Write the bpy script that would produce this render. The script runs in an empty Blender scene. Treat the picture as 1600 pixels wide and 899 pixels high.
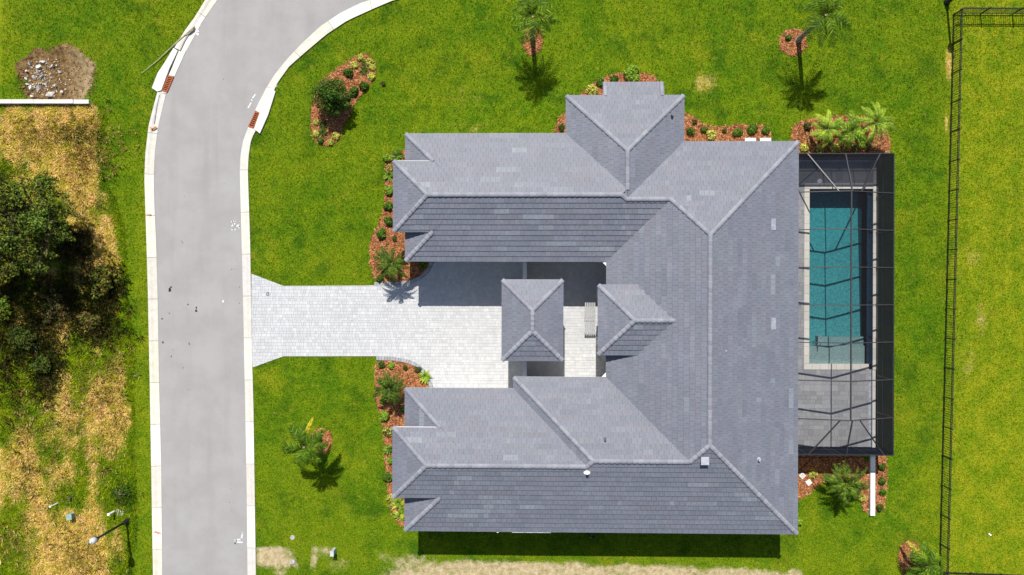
import bpy, math, random
import numpy as np
from mathutils import Vector, Matrix
random.seed(7)
RNG = np.random.default_rng(11)
S = bpy.context.scene
C = S.collection

# ------------------------------------------------------------------ camera
CAM_H, FPX, NX, NY, YAW = 57.0, 1254.0, 827.0, 447.9, 0.0022
_d = np.array([NX - 800, NY - 449.5, FPX]); _d /= np.linalg.norm(_d)
_ex = np.array([1., 0, 0]); _ex = _ex - _d * _ex.dot(_d); _ex /= np.linalg.norm(_ex)
_ey = np.cross(_d, _ex)
_c, _s = math.cos(YAW), math.sin(YAW)

def at(px, py, z=0.0):
    """surveyed photo point + known height -> place in the world (metres, Y up the photo)"""
    r = np.array([px - 800, py - 449.5, FPX])
    t = (CAM_H - z) / r.dot(_d)
    x, y = r.dot(_ex) * t, r.dot(_ey) * t
    return Vector((_c * x + _s * y, -(-_s * x + _c * y), z))

def photo_px(X, Y):
    """ground point -> survey coordinates (vectorised), used for the ground-cover maps"""
    X = np.asarray(X, float); yd = -np.asarray(Y, float)
    x = _c * X - _s * yd; y = _s * X + _c * yd
    r = x[..., None] * _ex + y[..., None] * _ey + CAM_H * _d
    return r[..., 0] / r[..., 2] * FPX + 800, r[..., 1] / r[..., 2] * FPX + 449.5

def _cw(v):   # camera-frame vector -> world
    x, y, z = v.dot(_ex), v.dot(_ey), v.dot(_d)
    return Vector((_c * x + _s * y, -(-_s * x + _c * y), -z))
cam_d = bpy.data.cameras.new('camera'); cam = bpy.data.objects.new('camera', cam_d); C.objects.link(cam)
cx, cy, cz = _cw(np.array([1., 0, 0])), -_cw(np.array([0, 1., 0])), -_cw(np.array([0, 0, 1.]))
cam.matrix_world = Matrix(((cx.x, cy.x, cz.x, 0), (cx.y, cy.y, cz.y, 0), (cx.z, cy.z, cz.z, CAM_H), (0, 0, 0, 1)))
cam_d.sensor_width = 36.0; cam_d.lens = 36.0 * FPX / 1600.0
cam_d.clip_start = 1.0; cam_d.clip_end = 3000.0
S.camera = cam

# ------------------------------------------------------------------ light
SHX, SHY = 0.062, -0.673          # shadow of a 1 m post on the ground
sun_d = bpy.data.lights.new('sun', 'SUN'); sun = bpy.data.objects.new('sun', sun_d); C.objects.link(sun)
sun_d.energy = 4.6; sun_d.angle = math.radians(0.53); sun_d.color = (1.0, 0.955, 0.88)
sun.rotation_euler = Vector((SHX, SHY, -1)).to_track_quat('-Z', 'Y').to_euler()
sun.location = (0, 0, 80)
W = bpy.data.worlds.new('World'); S.world = W; W.use_nodes = True
wn = W.node_tree.nodes; sky = wn.new('ShaderNodeTexSky'); sky.sky_type = 'NISHITA'; sky.sun_disc = False
sky.sun_elevation = math.atan(1 / math.hypot(SHX, SHY)); sky.sun_rotation = math.atan2(-SHX, -SHY)
bg = wn['Background']; bg.inputs[1].default_value = 0.085
W.node_tree.links.new(sky.outputs[0], bg.inputs[0])
S.view_settings.view_transform = 'Standard'; S.view_settings.look = 'None'
S.view_settings.exposure = 0.62; S.view_settings.gamma = 1.0

# ------------------------------------------------------------------ mesh helpers
class MB:
    def __init__(s): s.v = []; s.f = []; s.c = []
    def poly(s, pts, col=(1, 1, 1)):
        n = len(s.v); s.v += [tuple(p) for p in pts]; s.c += [col] * len(pts); s.f.append(tuple(range(n, n + len(pts))))
    def hexa(s, b, t, col=(1, 1, 1), bottom=True):
        """bottom ring, top ring (same winding, counter-clockwise from above)"""
        n = len(s.v); k = len(b); s.v += [tuple(p) for p in b] + [tuple(p) for p in t]; s.c += [col] * (2 * k)
        s.f.append(tuple(range(n + k, n + 2 * k)))
        if bottom: s.f.append(tuple(range(n + k - 1, n - 1, -1)))
        for i in range(k):
            j = (i + 1) % k; s.f.append((n + i, n + j, n + k + j, n + k + i))
    def box(s, x, y, z, sx, sy, sz, rz=0., col=(1, 1, 1), taper=1.0):
        c, q = math.cos(rz), math.sin(rz)
        def ring(zz, k): return [(x + a * sx * k / 2 * c - b * sy * k / 2 * q, y + a * sx * k / 2 * q + b * sy * k / 2 * c, zz) for a, b in ((-1, -1), (1, -1), (1, 1), (-1, 1))]
        s.hexa(ring(z, 1), ring(z + sz, taper), col)
    def bar(s, p, q, w, h=None, col=(1, 1, 1), w2=None):
        h = h or w; p = Vector(p); q = Vector(q); d = (q - p).normalized()
        u = d.cross(Vector((0, 0, 1)));
        if u.length < 1e-3: u = Vector((1, 0, 0))
        u.normalize(); v = u.cross(d).normalized(); k = (w2 or w) / w
        def ring(c, f): return [c + u * (a * w * f / 2) + v * (b * h * f / 2) for a, b in ((-1, -1), (1, -1), (1, 1), (-1, 1))]
        n = len(s.v); s.v += [tuple(a) for a in ring(p, 1) + ring(q, k)]; s.c += [col] * 8
        s.f += [(n + 3, n + 2, n + 1, n), (n + 4, n + 5, n + 6, n + 7)] + [(n + i, n + (i + 1) % 4, n + 4 + (i + 1) % 4, n + 4 + i) for i in range(4)]
    def tube(s, pts, rad, k=7, col=(1, 1, 1), cap=True):
        rings = []
        for i, p in enumerate(pts):
            p = Vector(p); a = Vector(pts[max(i - 1, 0)]); b = Vector(pts[min(i + 1, len(pts) - 1)]); d = (b - a).normalized()
            u = d.cross(Vector((0.3, 0.2, 1)) if abs(d.z) < .9 else Vector((1, 0, 0))).normalized(); v = u.cross(d)
            r = rad[i] if hasattr(rad, '__len__') else rad
            n = len(s.v); s.v += [tuple(p + u * (r * math.cos(2 * math.pi * j / k)) + v * (r * math.sin(2 * math.pi * j / k))) for j in range(k)]
            s.c += [col] * k; rings.append(n)
        for a, b in zip(rings, rings[1:]):
            for j in range(k): s.f.append((a + j, b + j, b + (j + 1) % k, a + (j + 1) % k))
        if cap: s.f.append(tuple(rings[-1] + j for j in range(k))); s.f.append(tuple(rings[0] + j for j in reversed(range(k))))
    def lathe(s, x, y, prof, k=14, col=(1, 1, 1)):
        n = len(s.v)
        for r, z in prof:
            s.v += [(x + r * math.cos(2 * math.pi * j / k), y + r * math.sin(2 * math.pi * j / k), z) for j in range(k)]; s.c += [col] * k
        for i in range(len(prof) - 1):
            for j in range(k): s.f.append((n + i * k + j, n + i * k + (j + 1) % k, n + (i + 1) * k + (j + 1) % k, n + (i + 1) * k + j))
        s.f.append(tuple(n + (len(prof) - 1) * k + j for j in range(k)))
        s.f.append(tuple(n + j for j in reversed(range(k))))
    def prism(s, poly, z0, z1, col=(1, 1, 1)):
        a = sum(poly[i][0] * poly[(i + 1) % len(poly)][1] - poly[(i + 1) % len(poly)][0] * poly[i][1] for i in range(len(poly)))
        if a < 0: poly = poly[::-1]
        s.hexa([(p[0], p[1], z0) for p in poly], [(p[0], p[1], z1) for p in poly], col)
    def mesh(s, name, m, smooth=False, origin=None):
        me = bpy.data.meshes.new(name)
        v = s.v if origin is None else [(a - origin[0], b - origin[1], c - origin[2]) for a, b, c in s.v]
        me.from_pydata(v, [], s.f)
        at_ = me.color_attributes.new('Col', 'FLOAT_COLOR', 'POINT')
        col = np.ones((len(s.v), 4), np.float32); col[:, :3] = np.array(s.c, np.float32).reshape(-1, 3) if len(s.c) else 1
        at_.data.foreach_set('color', col.ravel())
        if smooth: me.polygons.foreach_set('use_smooth', [True] * len(me.polygons))
        if m: me.materials.append(m)
        me.update(); return me

def link(name, me, parent=None, loc=(0, 0, 0), kind=None, label=None):
    o = bpy.data.objects.new(name, me); C.objects.link(o); o.location = loc
    if parent is not None: o.parent = parent
    if kind: o['kind'] = kind
    if label: o['label'] = label
    return o
def wloc(o):
    v = Vector(o.location)
    while o.parent: o = o.parent; v = v + Vector(o.location)
    return v
def part(name, mb, m, parent, kind=None, label=None, smooth=False):
    """mesh given in world coordinates, stored relative to its parent"""
    return link(name, mb.mesh(name, m, smooth, wloc(parent)), parent, (0, 0, 0), kind, label)
def thing(name, label, cat, loc=(0, 0, 0), group=None, rz=0.):
    o = bpy.data.objects.new(name, None); C.objects.link(o); o.location = loc; o.rotation_euler = (0, 0, rz)
    o.empty_display_size = .3
    return tag(o, label, cat, group)
def tag(o, label, cat, group=None):
    o['label'] = label; o['category'] = cat
    if group: o['group'] = group
    return o
def one(name, mb, m, label, cat, loc=(0, 0, 0), group=None, smooth=False):
    return tag(link(name, mb.mesh(name, m, smooth, loc), None, loc), label, cat, group)
def struct(name, mb, m, smooth=False):
    return link(name, mb.mesh(name, m, smooth), None, (0, 0, 0), 'structure')
def clip(poly, a, b, c):
    """keep a*x+b*y<=c of a 2-D polygon"""
    out = []
    for i in range(len(poly)):
        p, q = poly[i], poly[(i + 1) % len(poly)]; dp, dq = a * p[0] + b * p[1] - c, a * q[0] + b * q[1] - c
        if dp <= 0: out.append(p)
        if dp * dq < 0: t = dp / (dp - dq); out.append((p[0] + t * (q[0] - p[0]), p[1] + t * (q[1] - p[1])))
    return out
def clip_convex(poly, cv):
    for i in range(len(cv)):
        p, q = cv[i], cv[(i + 1) % len(cv)]
        a, b = q[1] - p[1], -(q[0] - p[0])
        poly = clip(poly, a, b, a * p[0] + b * p[1])
        if len(poly) < 3: return []
    return poly
def area(poly): return abs(sum(poly[i][0] * poly[(i + 1) % len(poly)][1] - poly[(i + 1) % len(poly)][0] * poly[i][1] for i in range(len(poly)))) / 2
def inside(px, py, poly):
    px = np.asarray(px, float); py = np.asarray(py, float); r = np.zeros(px.shape, bool); n = len(poly)
    for i in range(n):
        x1, y1 = poly[i]; x2, y2 = poly[(i + 1) % n]
        if y1 == y2: continue
        r ^= ((y1 > py) != (y2 > py)) & (px < (x2 - x1) * (py - y1) / (y2 - y1) + x1)
    return r
def G(pts, z=0.): return [at(x, y, z) for x, y in pts]
def vnoise(x, y, seed=0):
    xi, yi = np.floor(x).astype(np.int64), np.floor(y).astype(np.int64); fx, fy = x - xi, y - yi
    def h(a, b):
        n = (a * 374761393 + b * 668265263 + seed * 974634) & 0x7fffffff
        n = ((n ^ (n >> 13)) * 1274126177) & 0x7fffffff
        return ((n ^ (n >> 16)) & 0xffff) / 65535.0
    sx, sy = fx * fx * (3 - 2 * fx), fy * fy * (3 - 2 * fy)
    return (h(xi, yi) * (1 - sx) + h(xi + 1, yi) * sx) * (1 - sy) + (h(xi, yi + 1) * (1 - sx) + h(xi + 1, yi + 1) * sx) * sy
def fbm(x, y, seed=0): return .55 * vnoise(x, y, seed) + .3 * vnoise(x * 2.1, y * 2.1, seed + 1) + .15 * vnoise(x * 4.3, y * 4.3, seed + 2)
def sstep(a, b, x): t = np.clip((x - a) / (b - a), 0, 1); return t * t * (3 - 2 * t)

# ------------------------------------------------------------------ materials
class NT:
    def __init__(s, name):
        s.m = bpy.data.materials.new(name); s.m.use_nodes = True; s.t = s.m.node_tree; s.b = s.t.nodes['Principled BSDF']
        s.pos = s.n('ShaderNodeNewGeometry').outputs['Position']
    def n(s, k, **a):
        o = s.t.nodes.new(k)
        for q, v in a.items(): setattr(o, q, v)
        return o
    def l(s, a, b): s.t.links.new(a, b)
    def noise(s, scale, detail=3, rough=.6, vec=None, dist=0.):
        o = s.n('ShaderNodeTexNoise'); o.inputs['Scale'].default_value = scale; o.inputs['Detail'].default_value = detail
        o.inputs['Roughness'].default_value = rough; o.inputs['Distortion'].default_value = dist; s.l(vec or s.pos, o.inputs['Vector']); return o.outputs['Fac']
    def ramp(s, f, a, b):
        o = s.n('ShaderNodeMapRange'); o.interpolation_type = 'SMOOTHSTEP'; o.inputs['From Min'].default_value = a; o.inputs['From Max'].default_value = b; s.l(f, o.inputs['Value']); return o.outputs['Result']
    def mix(s, f, a, b, mode='MIX'):
        o = s.n('ShaderNodeMix', data_type='RGBA', blend_type=mode)
        for v, i in ((f, 0), (a, 6), (b, 7)):
            if isinstance(v, (int, float)): o.inputs[i].default_value = v
            elif isinstance(v, tuple): o.inputs[i].default_value = (*v, 1)
            else: s.l(v, o.inputs[i])
        return o.outputs[2]
    def math(s, op, a, b=None):
        o = s.n('ShaderNodeMath', operation=op)
        for v, i in ((a, 0), (b, 1)):
            if v is None: continue
            if isinstance(v, (int, float)): o.inputs[i].default_value = v
            else: s.l(v, o.inputs[i])
        return o.outputs[0]
    def attr(s, name='Col'):
        return s.n('ShaderNodeAttribute', attribute_name=name).outputs['Color']
    def vec(s, sx, sy, sz, rz=0.):
        o = s.n('ShaderNodeMapping'); o.inputs['Scale'].default_value = (sx, sy, sz); o.inputs['Rotation'].default_value = (0, 0, rz); s.l(s.pos, o.inputs['Vector']); return o.outputs[0]
    def bump(s, f, strength=.4, dist=.03):
        o = s.n('ShaderNodeBump'); o.inputs['Strength'].default_value = strength; o.inputs['Distance'].default_value = dist; s.l(f, o.inputs['Height']); s.l(o.outputs[0], s.b.inputs['Normal'])
    def done(s, col, rough=.9, spec=.3, metal=0.):
        if isinstance(col, tuple): s.b.inputs['Base Color'].default_value = (*col, 1)
        else: s.l(col, s.b.inputs['Base Color'])
        s.b.inputs['Roughness'].default_value = rough; s.b.inputs['Specular IOR Level'].default_value = spec; s.b.inputs['Metallic'].default_value = metal
        return s.m

def simple(name, col, rough=.8, var=.25, scale=4., spec=.3, metal=0., use_col=False, bump=0.):
    t = NT(name)
    n = t.noise(scale, 4)
    lo = tuple(c * (1 - var) for c in col); hi = tuple(min(1, c * (1 + var)) for c in col)
    c = t.mix(t.ramp(n, .3, .7), lo, hi)
    if use_col: c = t.mix(1., c, t.attr(), 'MULTIPLY')
    if bump: t.bump(t.noise(scale * 6, 3), bump, .02)
    return t.done(c, rough, spec, metal)

def grass_colour(t, fine=1.0):
    """one shared recipe for the turf and for its blades: M = (dry, dirt, bright)"""
    M = t.n('ShaderNodeSeparateColor'); ma = t.n('ShaderNodeAttribute', attribute_name='M'); t.l(ma.outputs['Color'], M.inputs[0]); dry, dirt, bright = M.outputs
    big = t.ramp(t.noise(.17, 3, .55), .35, .65); mid = t.ramp(t.noise(.8, 5, .68), .34, .66); sm = t.ramp(t.noise(3.4, 5, .72), .33, .67); fn = t.ramp(t.noise(10.5, 3, .7), .36, .64)
    g = t.mix(mid, (.066, .150, .002), (.138, .210, .003))
    g = t.mix(t.math('MULTIPLY', sm, .6), g, (.038, .096, .002))
    g = t.mix(t.math('MULTIPLY', big, .4), g, (.172, .215, .004))
    dk = t.ramp(t.noise(.42, 5, .66), .50, .66); g = t.mix(t.math('MULTIPLY', dk, .72), g, (.034, .094, .002)); yl = t.ramp(t.noise(.33, 6, .72, t.vec(1, 1, 1, .7)), .53, .70); g = t.mix(t.math('MULTIPLY', yl, .5), g, (.235, .235, .010))
    g = t.mix(t.math('MULTIPLY', bright, t.math('SUBTRACT', 1.1, t.math('MULTIPLY', sm, .55))), g, t.mix(mid, (.135, .205, .003), (.245, .262, .008)))
    yel = t.ramp(t.noise(1.5, 6, .74), .55, .70)
    g = t.mix(t.math('MULTIPLY', yel, .55), g, (.25, .235, .025))
    hue = t.ramp(t.noise(1.05, 5, .7), .36, .62)
    straw = t.mix(t.ramp(t.noise(1.9, 6, .75), .36, .64), t.mix(hue, (.27, .25, .014), (.40, .26, .055)), t.mix(hue, (.50, .39, .085), (.62, .43, .18)))
    dv = t.math('ADD', t.math('MULTIPLY', dry, 1.7), t.math('SUBTRACT', t.noise(1.1, 6, .76), 1.08))
    g = t.mix(t.ramp(dv, -.14, .26), g, straw)
    g = t.mix(1., g, t.mix(fn, (.66, .68, .62), (1.28, 1.24, 1.3)), 'MULTIPLY')
    so = t.ramp(t.noise(2.8, 6, .75), .32, .68)
    soil = t.mix(ma.outputs['Alpha'], t.mix(so, (.06, .032, .013), (.27, .165, .07)), t.mix(so, (.31, .235, .115), (.54, .435, .29)))
    sv = t.math('ADD', t.math('MULTIPLY', dirt, 1.75), t.math('MULTIPLY', t.math('SUBTRACT', t.noise(1.9, 8, .8), .5), 2.6))
    return t.mix(t.ramp(sv, .55, 1.35), g, soil)

def M_ground():
    t = NT('turf'); c = grass_colour(t); f = t.noise(16, 4, .7)
    c = t.mix(t.ramp(f, .3, .7), t.mix(1., c, (.62, .66, .6), 'MULTIPLY'), c)
    t.bump(t.noise(9, 5, .7), .6, .09); return t.done(c, .95, .1)
def M_blade():
    t = NT('grass_blades'); c = t.mix(1., grass_colour(t), t.attr(), 'MULTIPLY'); return t.done(c, .9, .05)
def M_asphalt():
    t = NT('asphalt'); n = t.noise(60, 2, .8); b = t.noise(.5, 4, .6)
    c = t.mix(t.ramp(b, .3, .7), (.215, .205, .198), (.262, .252, .250)); c = t.mix(t.math('MULTIPLY', t.ramp(n, .35, .65), .6), c, (.30, .29, .285))
    s = t.noise(1.2, 3, .6, t.vec(1, .06, 1)); c = t.mix(t.math('MULTIPLY', t.ramp(s, .48, .72), .2), c, (.175, .168, .163)); c = t.mix(t.math('MULTIPLY', t.ramp(t.noise(.28, 5, .7), .5, .68), .14), c, (.285, .272, .262)); c = t.mix(t.math('MULTIPLY', t.ramp(t.noise(3.5, 5, .8), .6, .75), .35), c, (.16, .155, .15))
    v = t.n('ShaderNodeTexVoronoi'); v.inputs['Scale'].default_value = 26; t.l(t.pos, v.inputs['Vector'])
    c = t.mix(t.math('MULTIPLY', t.ramp(v.outputs['Distance'], .28, .1), .35), c, (.15, .145, .14))
    t.bump(n, .35, .01); return t.done(c, .92, .25)
def M_conc(name, a, b, dirt=.35):
    t = NT(name); c = t.mix(t.ramp(t.noise(2.5, 5, .65), .3, .7), a, b); c = t.mix(t.math('MULTIPLY', t.ramp(t.noise(.9, 6, .78), .5, .75), dirt), c, (.30, .25, .17)); c = t.mix(t.math('MULTIPLY', t.ramp(t.noise(7, 4, .8), .6, .78), dirt), c, (.22, .19, .14))
    c = t.mix(1., c, t.attr(), 'MULTIPLY'); t.bump(t.noise(40, 3), .2, .01); return t.done(c, .9, .25)
def M_pavers(name, col, var):
    t = NT(name); c = t.mix(1., t.attr(), t.mix(t.ramp(t.noise(14, 4, .7), .25, .75), tuple(k * (1 - var) for k in col), tuple(k * (1 + var) for k in col)), 'MULTIPLY')
    c = t.mix(t.math('MULTIPLY', t.ramp(t.noise(.35, 4, .6), .4, .7), .18), c, tuple(k * .72 for k in col)); c = t.mix(t.math('MULTIPLY', t.ramp(t.noise(2.1, 6, .8), .58, .76), .22), c, tuple(k * .55 for k in col)); t.bump(t.noise(50, 3), .3, .006); return t.done(c, .85, .3)
def M_tile():
    t = NT('roof_tile'); c = t.mix(1., t.attr(), t.mix(t.ramp(t.noise(9, 4, .7), .25, .75), (.84, .84, .84), (1.12, 1.12, 1.12)), 'MULTIPLY')
    st = t.noise(.7, 5, .7); c = t.mix(t.math('MULTIPLY', t.ramp(st, .5, .8), .22), c, (.24, .25, .285)); sk = t.noise(1.3, 5, .75); c = t.mix(t.math('MULTIPLY', t.ramp(sk, .56, .76), .35), c, (.085, .088, .105)); t.bump(t.noise(60, 3), .25, .006); return t.done(c, .57, .31)
def M_ridge():
    t = NT('ridge_cap'); r = t.n('ShaderNodeObjectInfo').outputs['Random']; c = t.mix(r, (.155, .16, .187), (.21, .216, .245)); c = t.mix(t.math('MULTIPLY', t.ramp(t.noise(6, 4), .45, .75), .35), c, (.30, .30, .32)); return t.done(c, .7, .35)
def M_leaf(name):
    t = NT(name); c = t.mix(1., t.attr(), t.mix(t.ramp(t.noise(7, 3), .3, .7), (.75, .78, .7), (1.2, 1.18, 1.1)), 'MULTIPLY')
    t.done(c, .7, .12); tr = t.n('ShaderNodeBsdfTranslucent'); t.l(c, tr.inputs[0]); mx = t.n('ShaderNodeMixShader'); mx.inputs[0].default_value = .22
    t.l(t.b.outputs[0], mx.inputs[1]); t.l(tr.outputs[0], mx.inputs[2]); t.l(mx.outputs[0], t.t.nodes['Material Output'].inputs[0]); return t.m
def M_frond():
    t = NT('frond_leaf'); r = t.n('ShaderNodeObjectInfo').outputs['Random']
    c = t.mix(1., t.attr(), t.mix(r, (.7, .75, .7), (1.35, 1.25, 1.1)), 'MULTIPLY')
    t.done(c, .7, .12); tr = t.n('ShaderNodeBsdfTranslucent'); t.l(c, tr.inputs[0]); mx = t.n('ShaderNodeMixShader'); mx.inputs[0].default_value = .2
    t.l(t.b.outputs[0], mx.inputs[1]); t.l(tr.outputs[0], mx.inputs[2]); t.l(mx.outputs[0], t.t.nodes['Material Output'].inputs[0]); return t.m
def M_screen(name, opac, col):
    """woven screen: the threads cover more of the view the flatter one looks across them"""
    t = NT(name); g = t.n('ShaderNodeNewGeometry'); dp = t.n('ShaderNodeVectorMath', operation='DOT_PRODUCT'); t.l(g.outputs['Normal'], dp.inputs[0]); t.l(g.outputs['Incoming'], dp.inputs[1])
    cs = t.math('MAXIMUM', t.math('ABSOLUTE', dp.outputs['Value']), .06)
    f = t.math('SUBTRACT', 1., t.math('POWER', 1. - opac, t.math('DIVIDE', 1., cs)))
    tr = t.n('ShaderNodeBsdfTransparent'); mx = t.n('ShaderNodeMixShader'); t.l(f, mx.inputs[0]); t.l(tr.outputs[0], mx.inputs[1]); t.done(col, .9, .03); t.l(t.b.outputs[0], mx.inputs[2])
    t.l(mx.outputs[0], t.t.nodes['Material Output'].inputs[0]); return t.m
def M_water():
    t = NT('pool_water'); fr = t.n('ShaderNodeFresnel'); fr.inputs[0].default_value = 1.33
    tr = t.n('ShaderNodeBsdfTransparent'); tr.inputs[0].default_value = (.97, .99, 1, 1); gl = t.n('ShaderNodeBsdfGlossy'); gl.inputs['Roughness'].default_value = .03
    bp = t.n('ShaderNodeBump'); bp.inputs['Strength'].default_value = .35; bp.inputs['Distance'].default_value = .05; t.l(t.noise(5, 3), bp.inputs['Height']); t.l(bp.outputs[0], gl.inputs['Normal'])
    mx = t.n('ShaderNodeMixShader'); t.l(fr.outputs[0], mx.inputs[0]); t.l(tr.outputs[0], mx.inputs[1]); t.l(gl.outputs[0], mx.inputs[2]); t.l(mx.outputs[0], t.t.nodes['Material Output'].inputs[0])
    ab = t.n('ShaderNodeVolumeAbsorption'); ab.inputs[0].default_value = (.12, .80, .86, 1); ab.inputs[1].default_value = .56; t.l(ab.outputs[0], t.t.nodes['Material Output'].inputs['Volume']); return t.m
def M_pebble_caustics():
    t = NT('pool_pebble_caustics'); v = t.n('ShaderNodeTexVoronoi'); v.inputs['Scale'].default_value = 5.5; t.l(t.pos, v.inputs['Vector'])
    n = t.noise(7.5, 4, .75, None, 1.5); c = t.mix(t.ramp(n, .36, .66), (.055, .14, .14), (.27, .38, .35)); c = t.mix(t.math('MULTIPLY', t.ramp(v.outputs['Distance'], .2, .6), .3), c, (.12, .30, .33)); return t.done(c, .6, .3)  # pebble finish with caustic light speckle painted into its colour by the noise

MAT = dict(
    turf=M_ground(), blade=M_blade(), asphalt=M_asphalt(),
    curb=M_conc('curb_concrete', (.46, .445, .405), (.53, .515, .475), .28), slab=M_conc('white_concrete', (.50, .485, .45), (.57, .555, .53), .15),
    paver=M_pavers('driveway_paver', (.405, .410, .418), .055), border=M_pavers('border_paver', (.26, .275, .29), .12), deckpaver=M_pavers('deck_paver', (.262, .265, .277), .18), coping=M_pavers('coping_stone', (.56, .53, .485), .10),
    joint=simple('joint_sand', (.37, .37, .365)), tile=M_tile(), ridge=M_ridge(), deck=simple('roof_underlay', (.05, .05, .055)),
    fascia=simple('fascia_paint', (.50, .51, .53), .5, .06), stucco=simple('stucco', (.62, .61, .58), .9, .06, bump=.3), soffit=simple('soffit_paint', (.6, .6, .58), .8, .05),
    mulch=simple('mulch_bed', (.20, .085, .04), .95, .45, 7., bump=.6), chip=simple('mulch_chip', (1, 1, 1), .9, .2, 9., use_col=True),
    leaf=M_leaf('leaf'), frond=M_frond(), bark=simple('bark', (.16, .12, .085), .95, .4, 6., bump=.6), palmbark=simple('palm_trunk', (.22, .18, .13), .95, .35, 9., bump=.6),
    black=simple('black_metal', (.013, .014, .016), .45, .2, 8., spec=.4), bronze=simple('bronze_aluminium', (.035, .032, .034), .45, .15, 8., spec=.4), grate=simple('rusty_iron', (.30, .085, .03), .85, .35, 8.), dark=simple('dark_void', (.012, .012, .013), .95),
    screen=M_screen('roof_screen', .22, (.022, .023, .028)), wallscreen=M_screen('wall_screen', .70, (.007, .012, .024)), kick=simple('kick_panel', (.055, .065, .08), .6),
    water=M_water(), pebble_caustics=M_pebble_caustics(), navy=simple('navy_tile', (.008, .022, .05), .3, .3, 6., spec=.5), shelf=simple('shelf_pebble', (.25, .26, .25), .7, .2, 9.),
    white=simple('white_paint', (.78, .78, .76), .7, .05), whitepvc=simple('white_pipe', (.75, .76, .78), .4, .05), lamp=simple('lamp_glass', (.44, .45, .45), .25, .05, spec=.5),
    utility=simple('utility_green', (.20, .29, .25), .6, .15), grey=simple('utility_grey', (.36, .39, .39), .6, .1), metal=simple('vent_metal', (.30, .31, .34), .5, .15), lead=simple('lead_pipe', (.10, .10, .11), .6),
    rubble=simple('concrete_rubble', (.46, .43, .39), .95, .3, 7., bump=.4), tar=simple('tar_stain', (.02, .02, .02), .9), spray=simple('spray_paint', (.50, .51, .51), .8, .1), orange=simple('orange_mark', (.42, .20, .10), .9, .3), pink=simple('pink_mark', (.60, .18, .14), .9, .3),
    bench=simple('weathered_bench', (.27, .275, .285), .8, .12, 6.), stick=simple('weathered_wood', (.33, .30, .21), .9, .25, 5.), soil=simple('dark_soil', (.10, .065, .04), .95, .5, 5., bump=.6))

# ------------------------------------------------------------------ outlines (surveyed points)
CLo = [(620, -330), (500, -215), (420, -130), (366, -60), (322, 0), (305, 28), (291, 47), (273, 76), (258, 110), (247, 144), (240, 170), (233, 198), (228, 242), (226.6, 280), (227.7, 310), (230, 383), (232.3, 467), (234.3, 567), (235, 600), (237.3, 732), (240, 899), (243, 1050), (249, 1380)]
CLi = [(636, -318), (518, -206), (440, -130), (384, -60), (340, 0), (317, 33), (301, 62), (289, 84), (273, 120), (260, 146), (253, 174), (247.4, 198), (242, 240), (240.6, 280), (241, 310), (244.3, 383), (246.7, 467), (248.3, 567), (249, 600), (252.3, 732), (253.8, 899), (256, 1050), (262, 1380)]
CRi = [(1050, -42), (800, -30), (680, -22), (570, 2), (533, 20), (500, 42), (473, 67), (446.7, 95), (427, 120), (417, 137), (400, 170), (388.5, 198), (380, 220), (376, 242), (375, 266), (376, 310), (378.3, 400), (380.7, 500), (383.3, 632), (385.7, 766), (387, 899), (390, 1050), (396, 1380)]
CRo = [(1050, -28), (800, -16), (690, -10), (618, 0), (587, 13), (543, 33), (510, 55), (477, 83), (453, 104), (434, 130), (416, 172), (403, 200), (393, 218), (389, 246), (388, 270), (389.3, 310), (391.7, 383), (393, 467), (394.3, 550), (396.7, 632), (398.7, 766), (400.5, 899), (404, 1050), (410, 1380)]
ROAD = CLo + CRo[::-1]
DRIVE_ST = [(393.2, 428, 575), (443, 447, 557), (560, 446.5, 557), (590, 446, 557), (615, 446, 558), (634, 445, 561), (646, 442.5, 565), (656, 438, 571), (664, 432, 579), (670, 426, 588), (675, 418, 598), (679, 408, 610)]
DRIVE = [(x, a) for x, a, b in DRIVE_ST] + [(690, 402), (958, 402), (958, 622), (690, 622)] + [(x, b) for x, a, b in DRIVE_ST[::-1]]
def Z(pts, x0, y0, k): return [(x0 + a / k, y0 + b / k) for a, b in pts]
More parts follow.
